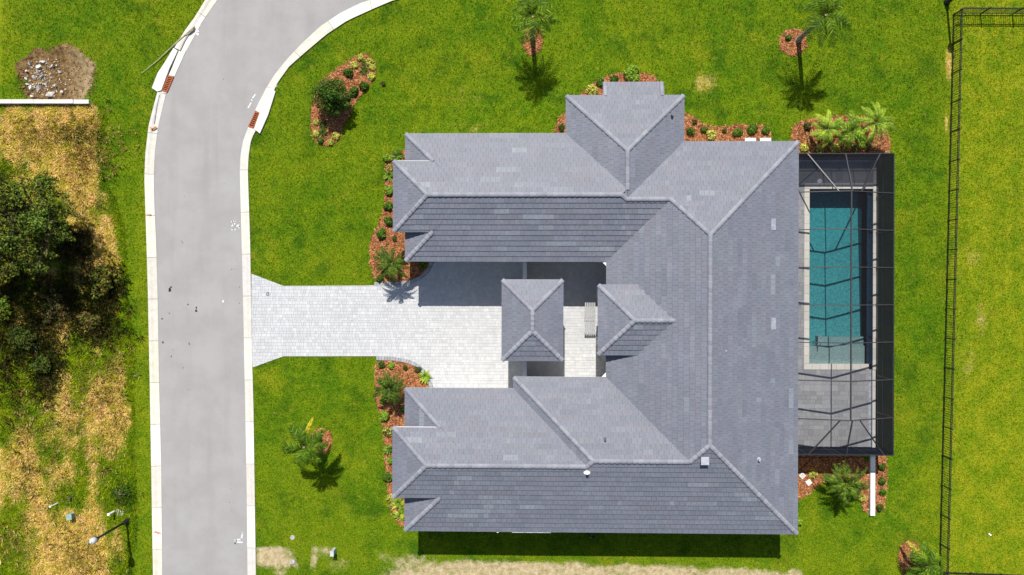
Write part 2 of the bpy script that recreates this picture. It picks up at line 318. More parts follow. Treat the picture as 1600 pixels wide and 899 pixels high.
BEDS = {
    'island': Z([(85, 560), (95, 480), (130, 420), (150, 330), (220, 260), (270, 225), (330, 180), (400, 130), (480, 80), (540, 70), (600, 130), (630, 200), (610, 280), (540, 360), (470, 450), (430, 500), (400, 600), (340, 690), (315, 780), (240, 835), (170, 830), (110, 780), (85, 700)], 470, 70, 5.286),
    'northwest': [(640, 234), (626, 236), (612, 240), (602, 254), (602, 280), (601, 310), (600, 330), (594, 346), (583, 366), (577, 386), (579, 412), (585, 441), (612, 441), (633, 440), (643, 438), (652, 434), (660, 428), (666, 421), (671, 412), (674, 400), (645, 396), (645, 236)],
    'southwest': [(588, 563), (614, 563), (631, 566), (643, 570), (652, 576), (659, 583), (665, 592), (670, 601), (673, 616), (645, 620), (645, 822), (628, 824), (614, 806), (606, 770), (602, 720), (601, 680), (596, 655), (588, 630), (585, 590)],
    'north': [(898, 156), (910, 146), (922, 133), (950, 118), (985, 113), (1020, 117), (1031, 128), (1038, 158)],
    'bump': [(892, 172), (880, 178), (872, 188), (865, 208), (868, 214), (892, 214)],
    'northeast': [(1058, 172), (1068, 177), (1079, 181), (1089, 187), (1102, 196), (1114, 199), (1130, 199), (1147, 196), (1167, 195), (1195, 196), (1202, 203), (1205, 218), (1205, 232), (1058, 232)],
    'cage_north': [(1236, 197), (1255, 189), (1280, 184), (1320, 180), (1350, 182), (1380, 193), (1390, 215), (1391, 236), (1380, 249), (1236, 249)],
    'cage_south': [(1230, 699), (1358, 699), (1358, 803), (1350, 800), (1345, 776), (1340, 762), (1318, 748), (1292, 750), (1270, 764), (1258, 775), (1247, 781), (1230, 784)],
    'wall_east': [(1366, 699), (1378, 702), (1384, 715), (1386, 740), (1384, 770), (1382, 795), (1374, 800), (1366, 799)],
}
def ell(x, y, rx, ry, n=18, j=.06):
    r = random.Random(int(x * 7 + y)); return [(x + rx * math.cos(a) * (1 + r.uniform(-j, j)), y + ry * math.sin(a) * (1 + r.uniform(-j, j))) for a in [2 * math.pi * i / n for i in range(n)]]
BEDS['palm_a'] = ell(832, 64, 16, 22); BEDS['palm_b'] = ell(1239, 66, 22, 21.5); BEDS['palm_c'] = ell(503, 689, 17, 20); BEDS['palm_d'] = ell(1420, 871, 17, 27)
# pool and cage, metres
PX0, PX1 = at(1264, 300).x, at(1355, 430).x; TRX = at(1363, 430).x; TWX = at(1369, 430).x
PYN, PYS = at(1300, 295).y, at(1300, 569).y
CPX0 = at(1256, 430).x; CPYN, CPYS = at(1300, 286.5).y, at(1300, 577.5).y
HOLE = (CPX0 + .03, TWX - .05, CPYS + .03, CPYN - .03)
CGN, CGS = at(1300, 250.5).y, at(1300, 698).y; CGE = at(1368, 430).x

# ------------------------------------------------------------------ ground
def masks(X, Y):
    px, py = photo_px(X, Y)
    lot = sstep(224, 194, px + 24 * (fbm(X * .6, Y * .4, 3) - .5)) * sstep(158, 168, py)
    lot *= 1 - sstep(190, 150, px) * 0
    edge = np.interp(py, [160, 250, 300, 350, 430, 600, 900], [150, 150, 165, 186, 196, 203, 206])
    lot *= sstep(26, -30, px - edge + 34 * (fbm(X * .8, Y * .5, 5) - .5))
    streak = fbm(X * 1.5, Y * .22, 9) * .6 + fbm(X * .5, Y * .35, 12) * .6
    dry = lot * np.clip(.20 + 1.0 * (streak - .50) * 1.5, 0, 1)
    for x, y, rx, ry, k in [(120, 240, 60, 70, .45), (130, 330, 40, 60, .3), (100, 690, 60, 60, .28), (115, 860, 60, 50, .35), (170, 640, 25, 60, .3), (60, 190, 90, 22, .4), (75, 560, 60, 40, -.2), (190, 780, 28, 40, -.6), (110, 775, 25, 22, -.5), (20, 880, 45, 60, -.35), (20, 620, 40, 80, -.2), (18, 265, 30, 14, -.5), (125, 215, 26, 12, -.6), (10, 745, 30, 60, .15)]:
        dry = dry + lot * k * np.exp(-((px - x) / rx) ** 2 - ((py - y) / ry) ** 2)
    dry = np.clip(dry, 0, 1)
    for x, y, rx, ry, k in [(1100, 130, 34, 30, .40), (735, 155, 55, 40, .3), (740, 200, 70, 20, .3), (1340, 262, 26, 30, .22), (1453, 265, 20, 24, .3), (1482, 100, 5, 34, .75), (1479, 190, 6, 30, .5), (1520, 400, 30, 34, .36), (1532, 500, 20, 50, .36), (1512, 565, 24, 70, .33), (1310, 262, 14, 12, .0), (690, 20, 60, 20, .15), (480, 60, 50, 16, .15), (480, 540, 60, 12, .08), (650, 165, 30, 20, .12), (1545, 880, 60, 18, .25), (1445, 620, 18, 60, .18), (430, 55, 20, 20, .0), (70, 20, 50, 30, .08)]:
        dry = np.maximum(dry, k * np.exp(-((px - x) / rx) ** 2 - ((py - y) / ry) ** 2))
    # bare soil
    wob = 10 * (fbm(X * .9, Y * .9, 21) - .5)
    e = np.hypot((px - 90) / 64, (py - 122) / 53) + .6 * (fbm(X * .75, Y * .75, 33) - .5)
    dirt = sstep(1.06, .88, e) * sstep(172, 160, py)
    strip = .82 * sstep(866, 882, py + wob * 1.2 - np.interp(px, [400, 620, 700, 900, 1250], [14, 8, 0, 4, 16])) * sstep(540, 640, px + 4 * wob) * sstep(1275, 1240, px) * (.62 + .5 * fbm(X * .6, Y * .8, 41))
    strip = strip * sstep(965, 915, py + wob)
    dirt = np.maximum(dirt, strip)
    sand = sstep(846, 862, py + wob * .6) * sstep(902, 876, py + wob * 1.6) * sstep(484, 436, px + wob * 3) * sstep(398, 402, px) * .86
    dirt = np.maximum(dirt, sand)
    for x, y, rx, ry, k in [(490, 872, 7, 26, .75), (508, 862, 22, 12, .6), (530, 880, 30, 16, .45), (1480, 200, 4, 14, .3), (600, 868, 26, 10, .45), (640, 876, 50, 14, .6), (437, 896, 14, 8, .7)]:
        dirt = np.maximum(dirt, k * np.exp(-((px - x) / rx) ** 2 - ((py - y) / ry) ** 2))
    bright = sstep(1470, 1500, px) * .85 + sstep(60, 0, px) * sstep(150, 110, py) * .6 + sstep(1380, 1470, px) * sstep(560, 760, py) * .35 + sstep(600, 1000, px) * sstep(840, 870, py) * .2
    bright = np.maximum(bright, .45 * sstep(205, 225, px) * sstep(245, 232, px) * sstep(250, 330, py)) + lot * .35
    bright = bright + sstep(1495, 1510, px) * .16 * np.sin(px * .32 + .6 * np.sin(py * .013)) * (.3 + fbm(X * .15, Y * .1, 77))
    bright = np.clip(bright + .18 * (fbm(X * .2, Y * .2, 55) - .5), 0, 1)
    pale = 1 - sstep(1.3, 1.1, e) * sstep(172, 160, py) * (.75 + .25 * (px > 0)) * (1 - .45 * sstep(85, 150, px))
    return np.stack([dry, dirt, bright, pale], -1), lot
def setM(me, m): a = me.attributes.new('M', 'FLOAT_COLOR', 'POINT'); a.data.foreach_set('color', m.astype(np.float32).ravel())

def lot_relief(X, Y, lot): return lot * (.16 * (fbm(X * .55, Y * .4, 61) - .35) + .07 * (vnoise(X * 1.7, Y * 1.7, 62) - .5))
xs = np.unique(np.concatenate([np.arange(-40, 38.01, .25), np.linspace(-900, -40, 14), np.linspace(38, 900, 14), [HOLE[0], HOLE[1]]]))
ys = np.unique(np.concatenate([np.arange(-22.5, 22.51, .25), np.linspace(-900, -22.5, 14), np.linspace(22.5, 900, 14), [HOLE[2], HOLE[3]]]))
XX, YY = np.meshgrid(xs, ys); mk, lot = masks(np.clip(XX, -46, 46), np.clip(YY, -27, 27))
far_ = np.clip((np.maximum(np.abs(XX) - 40, np.abs(YY) - 24)) / 20, 0, 1)[..., None]; mk = mk * (1 - far_) + np.array([.12, 0, .3, 1]) * far_
near = (np.abs(XX + 1) < 39) & (np.abs(YY) < 22.5)
ZZ = np.where(near, lot_relief(XX, YY, lot), 0)
pxg, pyg = photo_px(np.clip(XX, -42, 42), np.clip(YY, -24, 24))
ZZ = ZZ - .22 * sstep(1.05, .7, np.hypot((pxg - 88) / 62, (pyg - 125) / 50)) * sstep(170, 160, pyg) * near
nx_, ny_ = len(xs), len(ys)
idx = np.arange(nx_ * ny_).reshape(ny_, nx_)
q = np.stack([idx[:-1, :-1], idx[:-1, 1:], idx[1:, 1:], idx[1:, :-1]], -1).reshape(-1, 4)
mx_ = ((xs[:-1] + xs[1:]) / 2)[None, :].repeat(ny_ - 1, 0).ravel(); my_ = ((ys[:-1] + ys[1:]) / 2)[:, None].repeat(nx_ - 1, 1).ravel()
q = q[~((mx_ > HOLE[0]) & (mx_ < HOLE[1]) & (my_ > HOLE[2]) & (my_ < HOLE[3]))]
gm = bpy.data.meshes.new('ground'); gm.from_pydata(np.stack([XX, YY, ZZ], -1).reshape(-1, 3).tolist(), [], q.tolist())
setM(gm, mk.reshape(-1, 4)); gm.polygons.foreach_set('use_smooth', [True] * len(gm.polygons)); gm.materials.append(MAT['turf']); gm.update()
link('ground', gm, None, (0, 0, 0), 'structure')

# ------------------------------------------------------------------ road, kerbs, inlets
def strip(a, b, za, zb):
    mb = MB(); A, B = G(a, za), G(b, zb)
    for i in range(len(A) - 1): mb.poly([A[i], B[i], B[i + 1], A[i + 1]][::-1])
    return mb
def resample(pl, n):
    P = [Vector((x, y)) for x, y in pl]; L = [0]
    for i in range(len(P) - 1): L.append(L[-1] + (P[i + 1] - P[i]).length)
    return [(float(np.interp(t, L, [p.x for p in P])), float(np.interp(t, L, [p.y for p in P]))) for t in np.linspace(0, L[-1], n)]
N_ = 130
Li, Ri = resample(CLi, N_), resample(CRi, N_)
rd = MB(); A, B = G(Li, .012), G(Ri, .012)
for i in range(N_ - 1): rd.poly([A[i], A[i + 1], B[i + 1], B[i]])
road = struct('road', rd, MAT['asphalt'])
def mark(name, strokes, w, mat, zz=.018, label=None):
    mb = MB()
    for st in strokes:
        P = G(st, zz)
        for p, q_ in zip(P, P[1:]):
            d = (q_ - p).normalized(); n = Vector((-d.y, d.x, 0)) * w / 2; e = d * w * .3
            mb.poly([p - e - n, q_ + e - n, q_ + e + n, p - e + n])
    part(name, mb, mat, road, 'stuff' if False else None, label)
mark('paint_mark', Z([[(430, 330), (470, 335), (530, 305), (548, 360)], [(445, 470), (495, 410), (545, 440), (550, 480)], [(450, 590), (470, 535), (510, 550), (555, 580)], [(550, 475), (640, 470)], [(630, 430), (690, 465), (700, 500), (665, 525)]][0], 340, 330, 20) and
     [Z(s, 340, 330, 20) for s in [[(430, 330), (470, 335), (530, 305), (548, 360), (540, 400)], [(445, 470), (495, 410), (545, 440), (550, 480)], [(450, 590), (470, 535), (510, 550), (555, 580)], [(550, 475), (640, 470)], [(630, 430), (690, 465), (700, 500), (665, 525)]]], .085, MAT['spray'], label='white spray-painted survey marks on the asphalt')
mark('paint_mark', [Z(s, 350, 820, 20) for s in [[(570, 265), (580, 270)], [(575, 290), (540, 460), (340, 480)], [(380, 480), (380, 540), (570, 555)]]], .11, MAT['spray'])
mark('paint_mark', [Z(s, 375, 140, 30) for s in [[(710, 240), (570, 440)], [(560, 440), (545, 580), (380, 860)]]], .09, MAT['spray'])
mark('paint_mark', [[(306.5, 52.5), (309.5, 54)], [(309, 49), (309.6, 49)]], .16, MAT['spray'])
mark('paint_mark', [[(348.2, 472), (349, 470)]], .12, MAT['spray'])
def blot(mb, x, y, r, k=1.):
    n = 9; mb.poly([at(x + r * random.uniform(.5, 1.2) * math.cos(-2 * math.pi * i / n), y + k * r * random.uniform(.5, 1.2) * math.sin(-2 * math.pi * i / n), .017) for i in range(n)])
tb = MB()
for x, y, r, k in [(265, 453, 3.2, 1.3), (267, 449, 2.4, .8), (306.5, 486, 2.2, 1.2), (307, 481, 1.4, 1.6), (293.5, 476, 1.5, 1), (264.5, 490, 1, 1), (253.5, 498.5, 1.6, .8), (254.5, 535, 1.6, 1.7), (295.5, 537, 1.0, 2.6), (268, 557, 1.1, 1.2), (270, 547, .7, 1), (286, 575, .9, 1), (285, 379, .9, 1), (283, 376, .6, 1), (374, 474, .8, 1), (374, 449, .7, 1), (362, 421, .7, 1.5), (366, 421, .7, .8), (349, 124, .8, 1), (288, 307, .6, 1), (359, 785, .9, 1), (361, 764, .6, 1), (295, 609, .8, 1), (367.2, 849.5, 1.6, 1), (296, 558, .4, 1.4), (320, 540, .5, 1), (305, 463, .6, 1), (350, 287, .6, 1)]: blot(tb, x, y, r, k)
part('tar_stain', tb, MAT['tar'], road)

def along(pl):
    P = [Vector((x, y)) for x, y in pl]; L = [0]
    for i in range(len(P) - 1): L.append(L[-1] + (P[i + 1] - P[i]).length)
    def f(t): return (float(np.interp(t * L[-1], L, [p.x for p in P])), float(np.interp(t * L[-1], L, [p.y for p in P])))
    return f, L[-1]
curb = bpy.data.objects.new('curb', None); C.objects.link(curb); curb['kind'] = 'structure'
def nearest(pl, p):
    best = None
    for a, b in zip(pl, pl[1:]):
        a, b, q_ = Vector(a), Vector(b), Vector(p); t = max(0, min(1, (q_ - a).dot(b - a) / (b - a).length_squared)); c = a.lerp(b, t); d = (c - q_).length
        if best is None or d < best[0]: best = (d, c)
    return best[1]
def kerb(outer, inner, left):
    fo, L = along(outer); n = max(1, round(L / 66))
    for k in range(n):
        t0, t1 = (k + .004) / n, (k + .996) / n
        c = random.uniform(.92, 1.08); col = (c, c * random.uniform(.975, 1.0), c * random.uniform(.90, 1.0)); mb = MB(); m = 6
        ring = []
        for j in range(m + 1):
            po = fo(t0 + (t1 - t0) * j / m); o, i_ = Vector(at(*po)), Vector(at(*nearest(inner, po)))
            ring.append([o + Vector((0, 0, -.1)), o + Vector((0, 0, .105)), o.lerp(i_, .28) + Vector((0, 0, .105)), o.lerp(i_, .52) + Vector((0, 0, .042)), i_ + Vector((0, 0, .03)), i_ + Vector((0, 0, -.1))])
        nv = len(mb.v)
        for r_ in ring: mb.v += [tuple(p) for p in r_]; mb.c += [col] * 6
        for j in range(m):
            for e in range(5):
                f_ = (nv + 6 * j + e, nv + 6 * j + e + 1, nv + 6 * j + e + 7, nv + 6 * j + e + 6); mb.f.append(f_ if left else f_[::-1])
        e0 = tuple(nv + e for e in range(6)); e1 = tuple(nv + 6 * m + e for e in range(6))
        mb.f.append(e0[::-1] if left else e0); mb.f.append(e1 if left else e1[::-1])
        part('curb_section', mb, MAT['curb'], curb)
def cut(pl, y, lower):
    out = []
    for a, b in zip(pl, pl[1:]):
        if lower == (a[1] >= y): out.append(a)
        if (a[1] < y) != (b[1] < y): t = (y - a[1]) / (b[1] - a[1]); out.append((a[0] + t * (b[0] - a[0]), y))
    if lower == (pl[-1][1] >= y): out.append(pl[-1])
    return out
LI2 = resample(CLi, 260); RI2 = resample(CRi, 260)
kerb(cut(CLo, 75.5, False), LI2, True); kerb(cut(CLo, 144, True), LI2, True); kerb(cut(CRo, 142.5, False), RI2, False); kerb(cut(CRo, 203, True), RI2, False)
mbm = MB()
for st in [[(234, 199), (239, 203), (245, 199)], [(236, 204), (243, 198)]]:
    P = G(st, .122)
    for p, q_ in zip(P, P[1:]): mbm.bar(p, q_, .10, .012)
part('orange_mark', mbm, MAT['orange'], curb); mbm = MB()
P = G([(229, 335.5), (236, 335.5)], .121); mbm.bar(P[0], P[1], .09, .012); part('orange_mark', mbm, MAT['orange'], curb); mbm = MB()
for st in [[(240, 832), (245, 831.5), (250, 833)], [(242, 830), (247, 834)]]:
    P = G(st, .121)
    for p, q_ in zip(P, P[1:]): mbm.bar(p, q_, .05, .012)
part('pink_mark', mbm, MAT['pink'], curb)

def inlet(label, slab, gutter, gr, nb):
    c = sum((Vector(at(*p)) for p in slab), Vector()) / len(slab); t = thing('storm_drain', label, 'storm drain', c)
    mb = MB(); mb.prism([(p.x, p.y) for p in G(slab)], -.05, .16); part('top_slab', mb, MAT['slab'], t)
    mb = MB(); mb.prism([(p.x, p.y) for p in G(gutter)], -.05, .045); part('gutter_slab', mb, MAT['curb'], t)
    a, b, c_, d = [Vector(p) for p in G(gr)]
    mb = MB(); mb.poly([p + Vector((0, 0, .055)) for p in (a, d, c_, b)]); part('drain_opening', mb, MAT['dark'], t)
    ring = [a, b, c_, d]; mb = MB()
    for i in range(4): mb.bar(ring[i] + Vector((0, 0, .075)), ring[(i + 1) % 4] + Vector((0, 0, .075)), .06, .05)
    f = part('grate_frame', mb, MAT['grate'], t)
    for k in range(nb):
        s_ = (k + .5) / nb; mb = MB(); mb.bar(a.lerp(d, s_) + Vector((0, 0, .082)), b.lerp(c_, s_) + Vector((0, 0, .082)), .062, .03); part('grate_bar', mb, MAT['grate'], t)
    return t
def filler(pts):
    mb = MB(); mb.prism([(p.x, p.y) for p in G(pts)], -.05, .05); part('curb_section', mb, MAT['curb'], curb)
filler([(247.2, 143.6), (254, 142.4), (261.8, 145.2), (260.6, 146.6), (248, 144.8)]); filler([(432.5, 136.6), (417.6, 136.8), (419.5, 135.6), (434, 131)]); filler([(388.6, 199), (396.8, 201.6), (402, 203.6), (387, 202.6)])
t = inlet('storm drain with rusty grate and long white top slab, west kerb beside the rubble lot', [(272.5, 76), (279, 80), (266, 108), (253.5, 142), (247, 144), (238.7, 138.5), (248, 115), (260, 97)],
          [(279.5, 80), (291, 80), (281, 102), (273, 120), (263.6, 118.6), (270, 104)], [(264, 119), (271.7, 120.4), (261.5, 144.5), (254, 141.8)], 9)
mb = MB(); mb.prism([(p.x, p.y) for p in G([(278.6, 79.5), (281.4, 81.5), (269, 106), (257, 142), (253, 142), (266, 108)])], -.06, .028); part('throat', mb, MAT['dark'], t)
inlet('storm drain with dark red grate and white top slab, east kerb beside the front lawn', [(431.5, 143.5), (420, 180), (407, 209.5), (398, 202), (406.8, 177.5), (424, 140)],
      [(417, 136.8), (424.5, 138.5), (406.4, 176.8), (399, 172.8), (406, 158)], [(400, 174.3), (406.4, 177.3), (396.5, 200.6), (389, 198)], 8)
# kerb-face edge line, its shadow put in as grey bars, either side of the west inlet
mb = MB(); P = G([(304, 41), (297, 50), (289, 62), (281, 79)], .112)
for p, q_ in zip(P, P[1:]): mb.bar(p, q_, .07, .016)
P = G([(249, 148), (245, 165), (240.5, 193)], .112)
for p, q_ in zip(P, P[1:]): mb.bar(p, q_, .05, .014)
part('curb_edge_shade', mb, simple('edge_shade', (.28, .275, .27)), curb)
mb = MB(); P = [Vector(at(304, 43, .16)), Vector(at(291, 53, .13)), Vector(at(270, 72, .12)), Vector(at(247, 94, .10)), Vector(at(221, 115, .08))]
mb.tube(P, [.075, .06, .045, .03, .015], 6); mb.tube([Vector(at(303, 46, .15)), Vector(at(296, 52, .14)), Vector(at(288, 56, .12))], [.07, .06, .04], 5)
one('fallen_pole', mb, MAT['stick'], 'long thin grey pole fallen from the kerb across the verge grass', 'pole', Vector(at(262, 80)), smooth=True)

# ------------------------------------------------------------------ driveway
def paved(parent, pieces, box, row, lens, ztop, mat, name, tones, gap=.006, seed=1, ang=0.):
    """individual paving stones, cut to the outline; pieces = convex outlines"""
    R = random.Random(seed); mb = MB(); y = box[1]; k = 0
    bbs = [(min(p[0] for p in c), max(p[0] for p in c), min(p[1] for p in c), max(p[1] for p in c), c) for c in pieces]
    while y < box[3]:
        x = box[0] - R.uniform(0, .3); rh = row * R.choice((1, 1, .67)) if isinstance(row, float) else R.choice(row)
        while x < box[2]:
            w = R.choice(lens); tone = R.choice(tones); jt = R.uniform(.93, 1.06); tone = tuple(c * jt for c in tone); dz = R.uniform(0, .004)
            r0 = [(x + gap, y + gap), (x + w - gap, y + gap), (x + w - gap, y + rh - gap), (x + gap, y + rh - gap)]
            for x0, x1, y0, y1, c in bbs:
                if x + w < x0 or x > x1 or y + rh < y0 or y > y1: continue
                pl = clip_convex(r0, c)
                if len(pl) > 2 and area(pl) > 2e-4: mb.hexa([(a, b, ztop - .04) for a, b in pl], [(a, b, ztop + dz) for a, b in pl], tone, bottom=False)
            x += w
        y += rh
    return part(name, mb, mat, parent, 'stuff')
def ccw(pl):
    a = sum(pl[i][0] * pl[(i + 1) % len(pl)][1] - pl[(i + 1) % len(pl)][0] * pl[i][1] for i in range(len(pl))); return pl if a > 0 else pl[::-1]
pcs = []
for (xa, ta, ba), (xb, tb_, bb) in zip(DRIVE_ST, DRIVE_ST[1:]): pcs.append(ccw([(p.x, p.y) for p in G([(xa, ta), (xb, tb_), (xb, bb), (xa, ba)])]))
pcs.append(ccw([(p.x, p.y) for p in G([(679, 400), (960, 400), (960, 624), (679, 624)])]))
mb = MB()
for c in pcs: mb.poly([(x, y, .028) for x, y in c])
drive = struct('driveway', mb, MAT['joint'])
bx = at(393, 640), at(960, 395)
paved(drive, pcs, (bx[0].x - .2, bx[0].y, bx[1].x, bx[1].y), .24, (.16, .24, .24, .32), .055, MAT['paver'], 'paver_field', [(1, 1, 1), (1.02, 1.015, 1.0), (.94, .945, .955), (1.06, 1.055, 1.04), (.98, .976, .97)], gap=.0045, seed=4)
# drainage cover set in the driveway
mb = MB(); p = at(418.8, 459.5); mb.box(p.x, p.y, .05, .20, .24, .02); o = part('drain_cover', mb, MAT['lead'], drive); mb = MB(); mb.box(p.x, p.y, .07, .09, .12, .006); part('cover_plate', mb, MAT['metal'], o)
# darker soldier course round the two planting beds
def soldier(line, w, side):
    P = [Vector(p) for p in G(resample(line, int(along(line)[1] / 4.2)))]
    for p, q_ in zip(P, P[1:]):
        d = (q_ - p); n = Vector((-d.y, d.x, 0)).normalized() * w * side; g = d * .06; mb = MB(); t_ = random.uniform(.85, 1.15)
        pl = ccw([((p + g).x, (p + g).y), ((q_ - g).x, (q_ - g).y), ((q_ - g + n).x, (q_ - g + n).y), ((p + g + n).x, (p + g + n).y)])
        mb.hexa([(a, b, 0) for a, b in pl], [(a, b, .075) for a, b in pl], (t_, t_, t_)); part('border_paver', mb, MAT['border'], drive)
soldier([(585, 446.5), (612, 446.5), (633, 445.5), (645, 443), (655, 438.5), (664, 432), (671, 424), (676, 414), (679, 402)], .26, 1)
soldier([(588, 557), (614, 557.5), (633, 560.5), (646, 564.5), (656, 570.5), (664, 578), (670, 587), (675, 598), (679, 616)], .26, -1)

# ------------------------------------------------------------------ mulch beds
def tri_fan(poly, z):
    mb = MB(); bm_ = [(p.x, p.y, z) for p in G(poly)]; mb.poly(bm_ if sum(bm_[i][0] * bm_[(i + 1) % len(bm_)][1] - bm_[(i + 1) % len(bm_)][0] * bm_[i][1] for i in range(len(bm_))) > 0 else bm_[::-1]); return mb
def smooth_poly(pl):
    out = []
    for i in range(len(pl)):
        a, b = pl[i], pl[(i + 1) % len(pl)]; out += [(a[0] * .75 + b[0] * .25, a[1] * .75 + b[1] * .25), (a[0] * .25 + b[0] * .75, a[1] * .25 + b[1] * .75)]
    return out
CHIP = [(.33, .120, .038), (.40, .168, .062), (.25, .075, .022), (.46, .24, .11), (.16, .052, .018), (.35, .138, .045), (.11, .040, .016)]
for kname, bed in BEDS.items():
    bed = smooth_poly(bed); o = struct('mulch_bed', tri_fan(bed, .035), MAT['mulch'])
    P = np.array([[p.x, p.y] for p in G(bed)]); x0, y0 = P.min(0); x1, y1 = P.max(0); n = int((x1 - x0) * (y1 - y0) * 230)
    q = RNG.uniform([x0, y0], [x1, y1], (n, 2)); jq = q + RNG.normal(0, .055, q.shape); q = q[inside(jq[:, 0], jq[:, 1], P.tolist())]; mb = MB()
    for x, y in q:
        a = random.uniform(0, math.pi); l, w = random.uniform(.045, .12), random.uniform(.016, .035); c, s_ = math.cos(a), math.sin(a); z = .045 + random.uniform(0, .03); tz = random.uniform(-.03, .03); tw = random.uniform(-.02, .02)
        mb.poly([(x - c * l + s_ * w, y - s_ * l - c * w, z - tz - tw), (x + c * l + s_ * w, y + s_ * l - c * w, z + tz - tw), (x + c * l - s_ * w, y + s_ * l + c * w, z + tz + tw), (x - c * l - s_ * w, y - s_ * l + c * w, z - tz + tw)], random.choice(CHIP))
    part('mulch_chips', mb, MAT['chip'], o, 'stuff')

# ------------------------------------------------------------------ the house
ZE, SL = 4.51, .391
def facelist(x0, x1, y0, y1):
    """eave origin, along, inward, length, depth for the four sides"""
    return {'N': (Vector((x1, y1)), Vector((-1, 0)), Vector((0, -1)), x1 - x0, y1 - y0), 'S': (Vector((x0, y0)), Vector((1, 0)), Vector((0, 1)), x1 - x0, y1 - y0),
            'W': (Vector((x0, y1)), Vector((0, -1)), Vector((1, 0)), y1 - y0, x1 - x0), 'E': (Vector((x1, y0)), Vector((0, 1)), Vector((-1, 0)), y1 - y0, x1 - x0)}
class Vol:
    def __init__(s, x0, x1, y0, y1, ze, hips): s.r = (x0, x1, y0, y1); s.ze = ze; s.hips = hips; s.h = min(x1 - x0, y1 - y0) / 2; s.F = facelist(x0, x1, y0, y1)
    def z(s, x, y):
        x0, x1, y0, y1 = s.r
        if not (x0 <= x <= x1 and y0 <= y <= y1): return -9.
        d = []
        if 'N' in s.hips: d.append(y1 - y)
        if 'S' in s.hips: d.append(y - y0)
        if 'W' in s.hips: d.append(x - x0)
        if 'E' in s.hips: d.append(x1 - x)
        return s.ze + SL * min(d)
    def poly(s, f):
        o, u, v, L, D = s.F[f]; order = 'NWSE'; k = order.index(f); a, b = order[(k - 1) % 4], order[(k + 1) % 4]   # neighbour at u=0, at u=L
        h = min(D / 2, 99) if {'N': 'S', 'S': 'N', 'W': 'E', 'E': 'W'}[f] in s.hips else D
        hl, hr = a in s.hips, b in s.hips
        if hl and hr: h = min(h, L / 2)
        return [(0, 0), (L, 0), (L - (h if hr else 0), h), ((h if hl else 0), h)]
yA, yB, yC, yD, yE, y5 = 9.97, 1.67, -6.70, -16.0, 9.42, -5.94
xW, xM, xE, x5, xN1, xN2, yN = -8.10, 5.06, 17.40, -.99, 2.40, 10.01, 12.44
hN, hS = (yA - yB) / 2, (yC - yD) / 2
def on_n(px, py, y0, ze=ZE):      # height and place of a surveyed point on a slope rising south from the eave y0
    z = ze + .8
    for _ in range(30): z = ze + SL * (y0 - at(px, py, z).y)
    return at(px, py, z)
bn = on_n(640, 252, yA); vN = yA - bn.y; bs = on_n(640, 668, yC); vS = yC - bs.y
xbN = at(615.5, 306, ZE + SL * vN).x; xbS = at(614.5, 722, ZE + SL * vS).x
V = {'main': Vol(xM, xE, yD, yE, ZE, 'NSWE'), 'nwing': Vol(xW, xN2 - .02, yB, yA, ZE, 'NSWE'), 'nwing2': Vol(xN1, xM + (yE - yB) / 2, yB, yE, ZE, 'NS'), 'bump': Vol(xN1, xN2, yE - (xN2 - xN1) / 2 - .05, yN, ZE, 'NWE'),
     'swing': Vol(xW, 12, yD, yC, ZE, 'NSW'), 'swing2': Vol(x5, 12, yD, y5, ZE, 'NSW'),
     'baynorth': Vol(xbN, xbN + 9, yB + vN, yA - vN, ZE + SL * vN, 'NSW'), 'baysouth': Vol(xbS, xbS + 9, yD + vS, yC - vS, ZE + SL * vS, 'NSW')}
ev = at(996, 446, ZE + SL * 2.0)
for _ in range(20): ev = at(996, 446, ZE + SL * (ev.x - xM))
zEn = ev.z; yEn1 = ev.y; yEn0 = at(940, 554, zEn).y; xEn = at(935, 500, zEn).x
V['entry'] = Vol(xEn, xM + 7.2, yEn0, yEn1, zEn, 'NSW')
TILE_E, TILE_W = .335, .333
TONES = [(.122, .130, .160), (.127, .135, .165), (.117, .125, .153), (.130, .136, .162), (.126, .129, .156), (.121, .132, .157)]
PALE = [(.150, .165, .190), (.145, .157, .182), (.160, .177, .200)]
